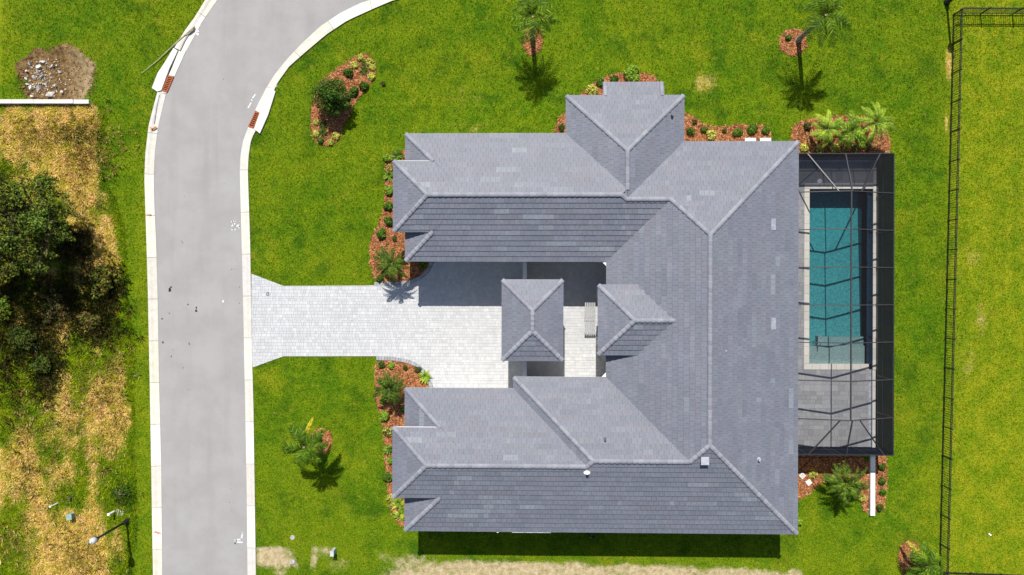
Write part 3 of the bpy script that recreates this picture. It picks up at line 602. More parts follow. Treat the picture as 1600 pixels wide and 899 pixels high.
def tiles(mb, dk, vol, f, pieces, others, seed):
    o, u, v, L, D = vol.F[f]; R = random.Random(seed)
    us = [p[0] for pc in pieces for p in pc]; vs = [p[1] for pc in pieces for p in pc]; k0 = math.floor(min(us) / TILE_W) - 1; k1 = math.ceil(max(us) / TILE_W) + 1; r1 = math.ceil(max(vs) / TILE_E)
    nrm = Vector((-v.x * SL, -v.y * SL, 1)).normalized()
    def P(a, b, off): w = o + u * a + v * b; return Vector((w.x, w.y, vol.ze + SL * b)) + nrm * off
    for pc in pieces: dk.poly([P(a, b, .0) for a, b in pc])
    for r in range(int(max(0, math.floor(min(vs) / TILE_E))), r1):
        run = 0; tone = R.choice(TONES); shade = 1.
        for k in range(k0, k1):
            if run <= 0: run = R.choice((1, 1, 2, 3, 4, 6)); tone = R.choice(TONES) if R.random() > (.075 if f == 'S' else .022) else R.choice(PALE); shade = R.uniform(.95, 1.05)
            run -= 1; j = R.uniform(.96, 1.04) * shade; col = tuple(c * j for c in tone); jz = R.uniform(-.004, .004)
            off = (r % 2) * .5 * TILE_W; a0, a1 = k * TILE_W + off + .004, (k + 1) * TILE_W + off - .004; b0, b1 = r * TILE_E - (.02 if r else .03), (r + 1) * TILE_E - .022
            q0 = [(a0, b0), (a1, b0), (a1, b1), (a0, b1)]
            for pc in pieces:
                pl = clip_convex(q0, [(p[0], p[1] - (.03 if p[1] == 0 else 0)) for p in pc])
                if len(pl) < 3 or area(pl) < 6e-4: continue
                hid = True
                for a, b in pl + [(sum(p[0] for p in pl) / len(pl), sum(p[1] for p in pl) / len(pl))]:
                    w = o + u * a + v * b; z = vol.ze + SL * b
                    if all(q_.z(w.x, w.y) < z + .10 for q_ in others): hid = False; break
                if hid: continue
                def lift(b): return .026 + .040 * (1 - (b - b0) / (b1 - b0)) + jz
                mb.hexa([P(a, b, .002) for a, b in pl], [P(a, b, lift(b)) for a, b in pl], col, bottom=False)
house = thing('house', 'large single-storey house with grey tiled hip roofs round a front courtyard', 'house', (0, 0, 0))
roofm = MB(); tm = MB()
def add(vn, f, pieces=None, skip=(), seed=0):
    vol = V[vn]; others = [q_ for n, q_ in V.items() if n != vn and n not in skip]
    tiles(tm, roofm, vol, f, pieces or [vol.poly(f)], others, seed + hash((vn, f)) % 1 + len(vn) * 31 + ord(f))
def par(vol, f, ub, vb, h):   # the raised bay's share of a wing slope, in the wing's own eave coordinates
    L = vol.F[f][3]
    if f == 'N': return [(L - vb, vb), (L - ub, vb), (L - (ub + h - vb), h), (L - h, h)]
    return [(ub, vb), (vb, vb), (h, h), (ub + h - vb, h)]
nw, sw = V['nwing'], V['swing']
add('nwing', 'N', [nw.poly('N'), ccw(par(nw, 'N', xbN - xW, vN, hN))], ('baynorth', 'nwing2'))
xs1 = nw.r[1] - (yE - yB) / 2
pS = nw.poly('S'); add('nwing', 'S', [clip(pS, 1, 0, xs1 - xW), ccw(par(nw, 'S', xbN - xW, vN, hN))], ('baynorth', 'nwing2'))
add('nwing', 'W', None, ()); add('nwing', 'E', [clip(nw.poly('E'), 1, 0, yE - (xN2 - xN1) / 2 - .05 - yB)], ())
n2 = V['nwing2']; add('nwing2', 'S', [clip(n2.poly('S'), -1, 0, -(xs1 - n2.r[0]))], ('nwing',)); add('nwing2', 'N', [clip(n2.poly('N'), 1, 0, n2.F['N'][3] - 0.)], ('main',) if False else ())
pN = V['swing']
add('swing', 'N', [sw.poly('N'), ccw(par(sw, 'N', xbS - xW, vS, hS))], ('baysouth',))
s1 = x5 + hS; s2 = xM + (y5 - yD) / 2
add('swing', 'S', [clip(sw.poly('S'), 1, 0, s1 - xW), ccw(par(sw, 'S', xbS - xW, vS, hS))], ('baysouth', 'swing2', 'main'))
add('swing', 'W')
s5 = V['swing2']; pp = clip(clip(s5.poly('S'), 1, 0, s2 - x5), -1, 0, -(s1 - x5)); add('swing2', 'S', [pp], ('swing', 'main', 'baysouth')); add('swing2', 'N'); add('swing2', 'W')
mn = V['main']; add('main', 'S', [clip(mn.poly('S'), -1, 0, -(s2 - xM))], ('swing', 'swing2'))
for f in 'WE': add('main', f)
# the main north slope shares its plane with the short second wing
pmN = mn.poly('N'); add('main', 'N', [clip(pmN, 1, 0, xE - (xM + (yE - yB) / 2))], ('nwing2',))
for f in 'NWE': add('bump', f)
for f in 'W': add('baynorth', f); add('baysouth', f)
for f in 'NSW': add('entry', f)
# lean-to at the north, carrying the bump's slope further down
e0, e1 = at(945.5, 140, 4.3).x, at(1034, 140, 4.3).x; dlow = 0.95
lv = Vol(e0, e1, yN, yN + dlow, ZE - SL * dlow, 'N'); V['lean'] = lv
tiles(tm, roofm, lv, 'N', [[(0, 0), (e1 - e0, 0), (e1 - e0, dlow), (0, dlow)]], [], 77)
# soffits, fascia boards and drip edges
ring_main = [(xW, yA), (xW, yB), (xM, yB), (xM, y5), (x5, y5), (x5, yC), (xW, yC), (xW, yD), (xE, yD), (xE, yE), (xN2, yE), (xN2, yN), (e1, yN), (e1, yN + dlow), (e0, yN + dlow), (e0, yN), (xN1, yN), (xN1, yA)]
ring_main_z = [ZE] * len(ring_main)
def inset_poly(r, d):
    out = []; n = len(r)
    for i in range(n):
        p0, p1, p2 = Vector(r[i - 1]), Vector(r[i]), Vector(r[(i + 1) % n]); d1 = (p1 - p0).normalized(); d2 = (p2 - p1).normalized()
        out.append((p1.x + (-d1.y - d2.y) * d, p1.y + (d1.x + d2.x) * d))
    return out
fm = MB(); sf = MB()
walls_ring = [(xW, yA), (xW, yB), (xM, yB), (xM, y5), (x5, y5), (x5, yC), (xW, yC), (xW, yD), (xE, yD), (xE, yE), (xN2, yE), (xN2, yN), (xN1, yN), (xN1, yA)]
wm = MB(); wm.prism(inset_poly(walls_ring, .62), 0, ZE - .17)
part('wall', wm, MAT['stucco'], house)
sf.poly([(x, y, ZE - .16) for x, y in walls_ring][::-1])
def fascia(p, q_, z, out):
    """board under the eave from p to q, outward normal out, with a thin metal drip edge"""
    p, q_ = Vector(p), Vector(q_); d = (q_ - p).normalized(); o2 = Vector(out)
    a, b = p + o2 * .004, q_ + o2 * .004
    fm.hexa(*[[(w.x, w.y, zz) for w in ((a - o2 * .03), (b - o2 * .03), b, a)][::(1 if d.cross(o2) > 0 else -1)] for zz in (z - .19, z + .012)])
    a, b = p + o2 * .045, q_ + o2 * .045
    fm.hexa(*[[(w.x, w.y, zz) for w in ((a - o2 * .036), (b - o2 * .036), b, a)][::(1 if d.cross(o2) > 0 else -1)] for zz in (z - .10, z - .004)])
for i in range(len(walls_ring)):
    p, q_ = Vector(walls_ring[i]), Vector(walls_ring[(i + 1) % len(walls_ring)]); d = (q_ - p).normalized(); fascia(p, q_, ZE, (d.y, -d.x))
for vn in ('baynorth', 'baysouth'):
    v = V[vn]; x0, x1, y0, y1 = v.r; xe = xW + (vN if vn == 'baynorth' else vS) - .02
    fascia((x0, y1), (x0, y0), v.ze, (-1, 0)); fascia((x0, y0), (xe, y0), v.ze, (0, -1)); fascia((xe, y1), (x0, y1), v.ze, (0, 1))
    sf.poly([(x0, y0, v.ze - .15), (x0, y1, v.ze - .15), (xe, y1, v.ze - .15), (xe, y0, v.ze - .15)])
    b = MB(); b.prism([(x0 + .5, y0 + .35), (xW + 2.2, y0 + .35), (xW + 2.2, y1 - .35), (x0 + .5, y1 - .35)], 0, v.ze - .16); part('bay_wall', b, MAT['stucco'], house)
v = V['entry']; x0, x1, y0, y1 = v.r; xe = xM + 2.3
fascia((x0, y1), (x0, y0), v.ze, (-1, 0)); fascia((x0, y0), (xe, y0), v.ze, (0, -1)); fascia((xe, y1), (x0, y1), v.ze, (0, 1))
sf.poly([(x0, y0, v.ze - .15), (x0, y1, v.ze - .15), (xe, y1, v.ze - .15), (xe, y0, v.ze - .15)])
for yy in (y0 + .55, y1 - .55):
    b = MB(); b.box(x0 + .6, yy, 0, .5, .5, v.ze - .16); b.box(x0 + .6, yy, 0, .62, .62, .3); part('entry_column', b, MAT['stucco'], house)
b = MB(); b.prism([(xM + .3, y0 + .3), (xe, y0 + .3), (xe, y1 - .3), (xM + .3, y1 - .3)], ZE - .1, v.ze - .16); part('entry_gable_wall', b, MAT['stucco'], house)
# lean-to sides
fascia((e1, yN + dlow), (e0, yN + dlow), lv.ze, (0, 1))
b = MB(); b.prism([(e0 + .2, yN - .3), (e1 - .2, yN - .3), (e1 - .2, yN + dlow - .35), (e0 + .2, yN + dlow - .35)], 0, lv.ze - .12); part('lean_to_wall', b, MAT['stucco'], house)
roof = part('roof', roofm, MAT['deck'], house)
part('roof_tiles', tm, MAT['tile'], roof, 'stuff')
part('soffit', sf, MAT['soffit'], roof); part('fascia', fm, MAT['fascia'], roof)
# ridge and hip caps, one object each
def cap_mesh(w=.15, L=.43):
    mb = MB(); k = 6; rings = []
    for x, s_, dz in ((0, 1.08, .02), (.03, 1.10, .024), (L, .92, 0.)):
        rings.append([(x, -w * s_ * math.cos(math.pi * i / k), dz + .105 * s_ * math.sin(math.pi * i / k) - .02) for i in range(k + 1)])
    n = 0
    for r in rings: mb.v += r; mb.c += [(1, 1, 1)] * len(r)
    for a in range(2):
        for i in range(k): mb.f.append((a * (k + 1) + i, a * (k + 1) + i + 1, (a + 1) * (k + 1) + i + 1, (a + 1) * (k + 1) + i))
    mb.f.append(tuple(range(k, -1, -1))); return mb.mesh('ridge_tile', MAT['ridge'], False)
CAP = cap_mesh()
def caps(parent, p, q_, step=.365):
    """from the low end p to the high end q"""
    p, q_ = Vector(p), Vector(q_); d = q_ - p; n = max(1, round(d.length / step)); base = wloc(parent)
    X = d.normalized(); Yv = Vector((0, 0, 1)).cross(X).normalized(); Zv = X.cross(Yv); rot = Matrix((X, Yv, Zv)).transposed().to_4x4()
    for i in range(n):
        o = link('ridge_tile', CAP, parent); o.matrix_local = Matrix.Translation(p + d * (i / n) - base + Zv * .03) @ rot @ Matrix.Diagonal((d.length / n / .40, 1, 1, 1))
def hipline(vol, corner, end): return None
def zz(vol, x, y): return Vector((x, y, vol.z(min(max(x, vol.r[0]), vol.r[1]), min(max(y, vol.r[2]), vol.r[3]))))
m_ = V['main']; hm = (xE - xM) / 2; xr = xM + hm
caps(roof, (xr, yE - hm, ZE + SL * hm), (xr, yD + hm, ZE + SL * hm))
caps(roof, (xE, yE, ZE), (xr, yE - hm, ZE + SL * hm)); caps(roof, (xE, yD, ZE), (xr, yD + hm, ZE + SL * hm))
h2 = (yE - yB) / 2; caps(roof, (xM + h2, yE - h2, ZE + SL * h2), (xr, yE - hm, ZE + SL * hm))
h5 = (y5 - yD) / 2; caps(roof, (xM + h5, yD + h5, ZE + SL * h5), (xr, yD + hm, ZE + SL * hm))
caps(roof, (xs1, yB + h2, ZE + SL * h2), (xM + h2, yB + h2, ZE + SL * h2))                       # short ridge right of the bump
zr_ = ZE + SL * hN; xhe = nw.r[1] - hN; caps(roof, (xhe, yB + hN, zr_), (xs1, yB + h2, ZE + SL * h2))
xbe = xbN + (hN - vN); caps(roof, (xbe, yB + hN, zr_), (xhe, yB + hN, zr_))
for sg in (1, -1):
    yb = yA - vN if sg > 0 else yB + vN; ye = yA if sg > 0 else yB
    caps(roof, (xbN, yb, ZE + SL * vN), (xbe, yB + hN, zr_)); caps(roof, (xW, ye, ZE), (xW + vN, ye - sg * vN, ZE + SL * vN))
zs_ = ZE + SL * hS; xse = xbS + (hS - vS); caps(roof, (xse, yD + hS, zs_), (s1, yD + hS, zs_))
for sg in (1, -1):
    yb = yC - vS if sg > 0 else yD + vS; ye = yC if sg > 0 else yD
    caps(roof, (xbS, yb, ZE + SL * vS), (xse, yD + hS, zs_)); caps(roof, (xW, ye, ZE), (xW + vS, ye - sg * vS, ZE + SL * vS))
caps(roof, (x5, y5, ZE), (x5 + h5, y5 - h5, ZE + SL * h5)); caps(roof, (s1, yD + hS, zs_), (x5 + h5, yD + h5, ZE + SL * h5)); caps(roof, (x5 + h5, yD + h5, ZE + SL * h5), (xM + h5, yD + h5, ZE + SL * h5))
hb = (xN2 - xN1) / 2; xb_ = xN1 + hb; zb_ = ZE + SL * hb
caps(roof, (xN1, yN, ZE), (xb_, yN - hb, zb_)); caps(roof, (xN2, yN, ZE), (xb_, yN - hb, zb_)); caps(roof, (xb_, yN - hb, zb_), (xb_, yA - hb, zb_))
for xx in (e0, e1): caps(roof, (xx, yN + dlow, ZE - SL * dlow), (xx, yN, ZE))
he = (yEn1 - yEn0) / 2; zn_ = zEn + SL * he; caps(roof, (xEn, yEn1, zEn), (xEn + he, yEn0 + he, zn_)); caps(roof, (xEn, yEn0, zEn), (xEn + he, yEn0 + he, zn_)); caps(roof, (xEn + he, yEn0 + he, zn_), (xM + (zn_ - ZE) / SL, yEn0 + he, zn_))
# pipes and vents on the roof
def roof_at(px, py):
    z = 5.5
    for _ in range(25): p = at(px, py, z); z = max(q_.z(p.x, p.y) for q_ in V.values()); z = z if z > 0 else 5.
    return at(px, py, z)
def pipe(px, py, r, h, m):
    p = roof_at(px, py); mb = MB(); mb.lathe(p.x, p.y, [(r * 2.2, p.z - .05), (r * 2.2, p.z + .05), (r, p.z + .09), (r, p.z + h), (r * .7, p.z + h)], 10); part('vent_pipe', mb, m, roof, smooth=False)
pipe(1049.5, 181, .07, .35, MAT['lead']); pipe(945, 686, .06, .32, MAT['lead']); pipe(917, 737, .10, .42, MAT['white']); pipe(1185, 718, .07, .3, MAT['metal']); pipe(1134, 549, .03, .12, MAT['metal'])
p = roof_at(1100, 719); mb = MB(); mb.box(p.x, p.y, p.z - .1, .42, .42, .36, 0, taper=.9); mb.box(p.x, p.y, p.z + .26, .5, .5, .05); part('roof_vent', mb, MAT['metal'], roof)
for px, py in ((1208, 351), (1208, 506)):
    p = roof_at(px, py); mb = MB(); b0 = Vector((p.x, p.y, p.z + .075)); mb.bar(b0 + Vector((0, -.37, 0)), b0 + Vector((0, .37, 0)), .29, .03); o = part('pale_tile', mb, simple('pale_tile', (.22, .24, .27), .8), roof)
# little white gutter heads in the courtyard corners
for (x, y) in ((xM, yB), (xM, y5)):
    mb = MB(); sg = 1 if y > 0 else -1; mb.prism([(x - .02, y - sg * .06), (x - .30, y - sg * .06), (x - .02, y - sg * .34)], ZE - .12, ZE - .02); part('gutter_head', mb, MAT['white'], house)
mb = MB(); mb.bar((at(800, 829.5, ZE).x, yD - .06, ZE - .04), (at(861, 830, ZE).x, yD - .06, ZE - .04), .09, .07); mb.bar((at(776, 829.5, ZE).x, yD - .06, ZE - .04), (at(779, 829.5, ZE).x, yD - .06, ZE - .04), .12, .07); part('gutter', mb, MAT['white'], house)

# ------------------------------------------------------------------ gate pavilion and courtyard wall
zp = 4.95
pv = Vol(at(785, 500, zp).x, at(879, 500, zp).x, at(832, 563, zp).y, at(832, 438, zp).y, zp, 'NSWE')
pav = thing('gate_pavilion', 'small square hip-roofed gate pavilion standing free in the courtyard', 'pavilion', ((pv.r[0] + pv.r[1]) / 2, (pv.r[2] + pv.r[3]) / 2, 0))
pr, pt, fm, sf = MB(), MB(), MB(), MB()
for f in 'NSWE': tiles(pt, pr, pv, f, [pv.poly(f)], [], 5 + ord(f))
x0, x1, y0, y1 = pv.r
fascia((x0, y1), (x0, y0), zp, (-1, 0)); fascia((x0, y0), (x1, y0), zp, (0, -1)); fascia((x1, y0), (x1, y1), zp, (1, 0)); fascia((x1, y1), (x0, y1), zp, (0, 1)); sf.poly([(x0, y0, zp - .15), (x0, y1, zp - .15), (x1, y1, zp - .15), (x1, y0, zp - .15)])
proof = part('roof', pr, MAT['deck'], pav); part('roof_tiles', pt, MAT['tile'], proof, 'stuff'); part('fascia', fm, MAT['fascia'], proof); part('soffit', sf, MAT['soffit'], proof)
hp = pv.h; xm = (x0 + x1) / 2
for xx in (x0, x1):
    caps(proof, (xx, y1, zp), (xm, y1 - hp, zp + SL * hp)); caps(proof, (xx, y0, zp), (xm, y0 + hp, zp + SL * hp))
caps(proof, (xm, y0 + hp, zp + SL * hp), (xm, y1 - hp, zp + SL * hp))
for xx in (x0 + .6, x1 - .6):
    for yy in (y0 + .6, y1 - .6):
        mb = MB(); mb.box(xx, yy, 0, .55, .55, zp - .16); mb.box(xx, yy, 0, .68, .68, .28); part('column', mb, MAT['stucco'], pav)
wx = at(820, 420, 3.0).x
for nm, (ya, yb), lb in (('n', (at(820, 440, 3.).y - .6, yB + .6), 'low pale courtyard wall between the gate pavilion and the north wing'), ('s', (yC - .62 + .01, at(820, 562, 3.).y + .5), 'low pale courtyard wall between the gate pavilion and the south wing')):
    t = thing('courtyard_wall', lb, 'wall', (wx, (ya + yb) / 2, 0), 'courtyard walls beside the gate pavilion'); mb = MB(); mb.prism([(wx - .11, ya), (wx + .11, ya), (wx + .11, yb), (wx - .11, yb)], 0, 2.55); part('wall_body', mb, MAT['stucco'], t)
    mb = MB(); mb.prism([(wx - .14, ya), (wx + .14, ya), (wx + .14, yb), (wx - .14, yb)], 2.55, 2.63); part('wall_cap', mb, MAT['fascia'], t)
# slatted bench by the entry
bp = at(923.5, 496, .45); t = thing('slatted_bench', 'grey slatted bench along the sunny entry paving', 'bench', (bp.x, bp.y, .05)); by0, by1 = at(923, 523, .5).y, at(923, 471, .5).y; bx0, bx1 = at(913.5, 497, .5).x, at(930.5, 497, .5).x
for k in range(6):
    mb = MB(); xk = bx0 + (bx1 - bx0) * (k + .5) / 6; mb.box(xk, (by0 + by1) / 2, .46, (bx1 - bx0) / 6 - .035, by1 - by0, .035); part('slat', mb, MAT['bench'], t)
for yy in (by0 + .06, (by0 + by1) / 2, by1 - .06):
    mb = MB(); mb.box((bx0 + bx1) / 2, yy, .40, bx1 - bx0, .05, .05); part('crosspiece', mb, MAT['lead'], t)
    for xx in (bx0 + .05, bx1 - .05): mb = MB(); mb.box(xx, yy, .05, .05, .05, .36); part('leg', mb, MAT['lead'], t)
mb = MB(); mb.box(bx1 + .13, by0 + .25, .5, .12, .75, .30); mb.tube([(bx1 + .13, by0 - .1, .7), (bx1 + .13, by0 + .62, .7)], .09, 8); part('armrest', mb, MAT['lead'], t)

# ------------------------------------------------------------------ pool, deck and screen enclosure
pool = thing('swimming_pool', 'long rectangular blue swimming pool with white coping under the screen cage', 'swimming pool', ((PX0 + PX1) / 2, (PYN + PYS) / 2, 0))
ZD = .06; ZB = -1.75
ysh = at(1300, 541).y; yst = at(1300, 527).y; xst = at(1283, 530).x; yfl = at(1300, 322).y
mb = MB(); mb.poly([(PX0, ysh, -1.15), (PX1, ysh, -1.15), (PX1, PYN, ZB), (PX0, PYN, ZB)]); part('pool_floor', mb, MAT['pebble_caustics'], pool)
mb = MB(); mb.poly([(PX0, PYS, -.42), (PX1, PYS, -.42), (PX1, ysh, -.42), (PX0, ysh, -.42)]); mb.poly([(PX0, ysh, -.42), (PX1, ysh, -.42), (PX1, ysh, -1.2), (PX0, ysh, -1.2)]); part('sun_shelf', mb, MAT['shelf'], pool)
mb = MB(); mb.prism([(xst, ysh - .002), (PX1, ysh - .002), (PX1, yst), (xst, yst)], -1.5, -.62); part('pool_step', mb, MAT['shelf'], pool)
mb = MB()
for p, q_, n in (((PX0, PYN), (PX1, PYN), 0), ((PX1, PYN), (PX1, PYS), 0), ((PX1, PYS), (PX0, PYS), 0), ((PX0, PYS), (PX0, PYN), 0)): mb.poly([(p[0], p[1], .03), (q_[0], q_[1], .03), (q_[0], q_[1], -1.8), (p[0], p[1], -1.8)])
part('pool_wall', mb, MAT['navy'], pool)
mb = MB(); mb.prism([(PX1, PYS), (PX1 + .10, PYS), (PX1 + .10, PYN), (PX1, PYN)], -1.0, -.075); part('overflow_edge', mb, MAT['navy'], pool)
mb = MB(); mb.poly([(PX1 + .1, PYS, -.55), (TRX, PYS, -.55), (TRX, PYN, -.55), (PX1 + .1, PYN, -.55)])
for p, q_ in (((TRX, PYN), (TRX, PYS)), ((PX1, PYN), (TRX, PYN)), ((TRX, PYS), (PX1, PYS))): mb.poly([(p[0], p[1], .03), (q_[0], q_[1], .03), (q_[0], q_[1], -.6), (p[0], p[1], -.6)])
part('overflow_trough', mb, MAT['navy'], pool)
mb = MB(); mb.prism([(PX0 + .004, PYS + .004), (TRX - .004, PYS + .004), (TRX - .004, PYN - .004), (PX0 + .004, PYN - .004)], -1.9, -.045); part('water', mb, MAT['water'], pool)
def stones(x0, x1, y0, y1, vertical, n, m=MAT['coping'], z1=.085):
    for k in range(n):
        a, b = k / n, (k + 1) / n; t_ = random.uniform(.92, 1.06); mb = MB()
        r = [(x0, y0 + (y1 - y0) * a + .006), (x1, y0 + (y1 - y0) * a + .006), (x1, y0 + (y1 - y0) * b - .006), (x0, y0 + (y1 - y0) * b - .006)] if vertical else [(x0 + (x1 - x0) * a + .006, y0), (x0 + (x1 - x0) * b - .006, y0), (x0 + (x1 - x0) * b - .006, y1), (x0 + (x1 - x0) * a + .006, y1)]
        mb.hexa([(p[0], p[1], -.02) for p in r], [(p[0], p[1], z1) for p in r], (t_, t_ * .995, t_ * random.uniform(.95, 1))); part('coping_stone', mb, m, pool)
stones(CPX0, PX0 + .02, PYS, PYN, True, 20); stones(CPX0, PX1 + .1, CPYS, PYS + .02, False, 8); stones(CPX0, TRX, PYN - .02, CPYN, False, 9); stones(TRX, TWX, CPYS, CGN + .1, True, 20, MAT['slab'], .12)
mb = MB(); p = at(1279.5, 527); mb.tube([(p.x, p.y + .1, -.5), (p.x, p.y + .1, .35), (p.x, p.y - .25, .42), (p.x, p.y - .55, .30), (p.x, p.y - .55, -.3)], .028, 6); part('handrail', mb, MAT['metal'], pool, smooth=True)
deck = bpy.data.objects.new('pool_deck', None); C.objects.link(deck); deck['kind'] = 'structure'
dx0, dx1 = xE - .62, at(1356.5, 640).x
dpc = [ccw(c) for c in ([(dx0, CPYS), (dx1, CPYS), (dx1, CGS), (dx0, CGS)], [(dx0, CPYS), (CPX0, CPYS), (CPX0, CPYN), (dx0, CPYN)], [(dx0, CPYN), (TRX, CPYN), (TRX, CGN), (dx0, CGN)])]
mb = MB()
for c in dpc: mb.poly([(x, y, .03) for x, y in c])
part('deck_bed', mb, MAT['joint'], deck)
paved(deck, dpc, (dx0, CGS, TRX, CGN + .3), [.3, .45, .3], (.3, .45, .6, .45), ZD, MAT['deckpaver'], 'deck_paver_field', [(1, 1, 1), (.88, .885, .9), (1.1, 1.1, 1.1), (.95, .95, .96), (1.05, 1.045, 1.03)], gap=.004, seed=9)
mb = MB(); mb.prism([(dx1, CGS), (at(1360.5, 640).x, CGS), (at(1360.5, 640).x, CPYS), (dx1, CPYS)], 0, .045); part('drain_channel', mb, simple('drain_channel', (.30, .33, .40), .6), deck)
mb = MB(); mb.box((dx0 + TRX) / 2, CGN - .06, 0, TRX - dx0, .11, .10); part('footing', mb, MAT['slab'], deck)
mb = MB(); p = at(1280.3, 283.5); mb.lathe(p.x, p.y, [(.17, .06), (.17, .075), (.15, .082), (.05, .082), (.04, .07)], 18); tag(link('skimmer_lid', mb.mesh('skimmer_lid', MAT['white'], False, (p.x, p.y, 0)), None, (p.x, p.y, 0)), 'round white skimmer lid on the pool deck', 'lid')
# white garden wall that runs on south of the cage
wy0, wy1, wxa, wxb = at(1360, 805).y, CPYS - .02, at(1358, 700).x, at(1365.5, 700).x
t = thing('garden_wall', 'low bright white wall running south from the pool cage between two mulch beds', 'wall', ((wxa + wxb) / 2, wy0, 0))
n = 9
for k in range(n):
    a, b = wy0 + (wy1 - wy0) * k / n, wy0 + (wy1 - wy0) * (k + 1) / n; mb = MB(); xa = wxa if b < CGS else wxa + .12; mb.prism([(xa, a + .006), (wxb, a + .006), (wxb, b - .006), (xa, b - .006)], 0, .24); part('wall_block', mb, MAT['slab'], t)
cage = thing('screen_enclosure', 'black framed screen enclosure over the pool, with a low ridged mesh roof', 'pool cage', ((xE + CGE) / 2, (CGN + CGS) / 2, 0))
ZW, ZPU, ZL = 2.78, 4.15, 3.25; XP = at(1330, 430, ZPU).x; XL = xE - .6
raf = []
for yp in (298.5, 358, 417.5, 477, 536.5, 596.5, 657.5):
    Yk = at(1330, yp, ZPU).y; raf.append(Yk)
    mb = MB(); mb.bar((XL, Yk, ZL), (XP, Yk, ZPU), .055, .13); mb.bar((XP, Yk, ZPU), (CGE, Yk, ZW), .055, .13); part('rafter', mb, MAT['bronze'], cage)
    mb = MB(); mb.bar((CGE, Yk, 0), (CGE, Yk, ZW - .02), .075, .075); mb.box(CGE, Yk, 0, .16, .16, .04); part('post', mb, MAT['black'], cage)
mb = MB(); mb.bar((XP, raf[0], ZPU), (XP, raf[-1], ZPU), .07, .12); part('ridge_beam', mb, MAT['bronze'], cage)
mb = MB(); mb.bar((CGE, CGN, ZW), (CGE, CGS, ZW), .07, .12); part('eave_beam', mb, MAT['black'], cage)
for yy in (CGN, CGS): mb = MB(); mb.bar((XL, yy, ZW), (CGE, yy, ZW), .07, .12); part('eave_beam', mb, MAT['black'], cage)
for (yk, yw, pts) in ((raf[0], CGN, ((1261.5, 1310), (1321, 1330), (1375, 1346.5))), (raf[-1], CGS, ((1263, 1312), (1322, 1330), (1381, 1343.5)))):
    for a, b in pts:
        xb2 = at(b, 300 if yw > 0 else 657, ZPU).x; xb2 = at(b, 298.5 if yw > 0 else 657.5, 3.9).x
        zb2 = ZL + (ZPU - ZL) * (xb2 - XL) / (XP - XL) if xb2 < XP else ZPU + (ZW - ZPU) * (xb2 - XP) / (CGE - XP)
        mb = MB(); mb.bar((at(a, 241 if yw > 0 else 711, ZW).x, yw, ZW), (xb2, yk, zb2), .065, .11); part('hip_brace', mb, MAT['bronze'], cage)
for yy in (CGN, CGS):
    for px in (1248, 1292, 1340):
        xx = at(px, 250, 1.).x; mb = MB(); mb.bar((xx, yy, 0), (xx, yy, ZW - .02), .06, .06); part('post', mb, MAT['black'], cage)
    mb = MB(); mb.bar((XL, yy, 1.2), (CGE, yy, 1.2), .05, .05); part('chair_rail', mb, MAT['black'], cage)
    mb = MB(); mb.bar((at(1292, 250, 0).x, yy, .1), (at(1262 if yy > 0 else 1318, 250, ZW).x, yy, ZW), .05, .05); part('diagonal_brace', mb, MAT['black'], cage)
    if yy > 0: mb = MB(); mb.bar((at(1296, 250, 0).x, yy, .1), (at(1321, 250, ZW).x, yy, ZW), .06, .06); part('diagonal_brace', mb, MAT['black'], cage)
for yy in (CGN, CGS): mb = MB(); mb.bar((CGE, yy, 0), (CGE, yy, ZW - .02), .09, .09); part('post', mb, MAT['black'], cage)
mb = MB(); mb.bar((CGE, CGN, 1.2), (CGE, CGS, 1.2), .05, .05); part('chair_rail', mb, MAT['black'], cage)
mb = MB(); mb.prism([(XL, CGN - .012), (CGE - .05, CGN - .012), (CGE - .05, CGN + .012), (XL, CGN + .012)], .03, .95); part('kick_panel', mb, MAT['kick'], cage)
mb = MB(); mb.prism([(CGE - .012, CGS + .05), (CGE + .012, CGS + .05), (CGE + .012, CGN - .05), (CGE - .012, CGN - .05)], .03, .45); part('kick_panel', mb, MAT['black'], cage)
ys_ = [CGN] + raf + [CGS]
for a, b in zip(raf, raf[1:]):
    mb = MB(); mb.poly([(XL, b, ZL), (XP, b, ZPU), (XP, a, ZPU), (XL, a, ZL)]); part('roof_screen', mb, MAT['screen'], cage); mb = MB(); mb.poly([(XP, b, ZPU), (CGE, b, ZW), (CGE, a, ZW), (XP, a, ZPU)]); part('roof_screen', mb, MAT['screen'], cage)
for yk, yw in ((raf[0], CGN), (raf[-1], CGS)):
    mb = MB(); mb.poly([(XL, yk, ZL), (XP, yk, ZPU), (XP, yw, ZW), (XL, yw, ZW)]); part('roof_screen', mb, MAT['screen'], cage); mb = MB(); mb.poly([(XP, yk, ZPU), (CGE, yk, ZW), (CGE, yw, ZW), (XP, yw, ZW)]); part('roof_screen', mb, MAT['screen'], cage)
for a, b in zip(ys_, ys_[1:]): mb = MB(); mb.poly([(CGE, a, .05), (CGE, b, .05), (CGE, b, ZW), (CGE, a, ZW)]); part('wall_screen', mb, MAT['wallscreen'], cage)
for yw in (CGN, CGS): mb = MB(); mb.poly([(XL, yw, .05), (CGE, yw, .05), (CGE, yw, ZW), (XL, yw, ZW)]); part('wall_screen', mb, MAT['wallscreen'], cage)

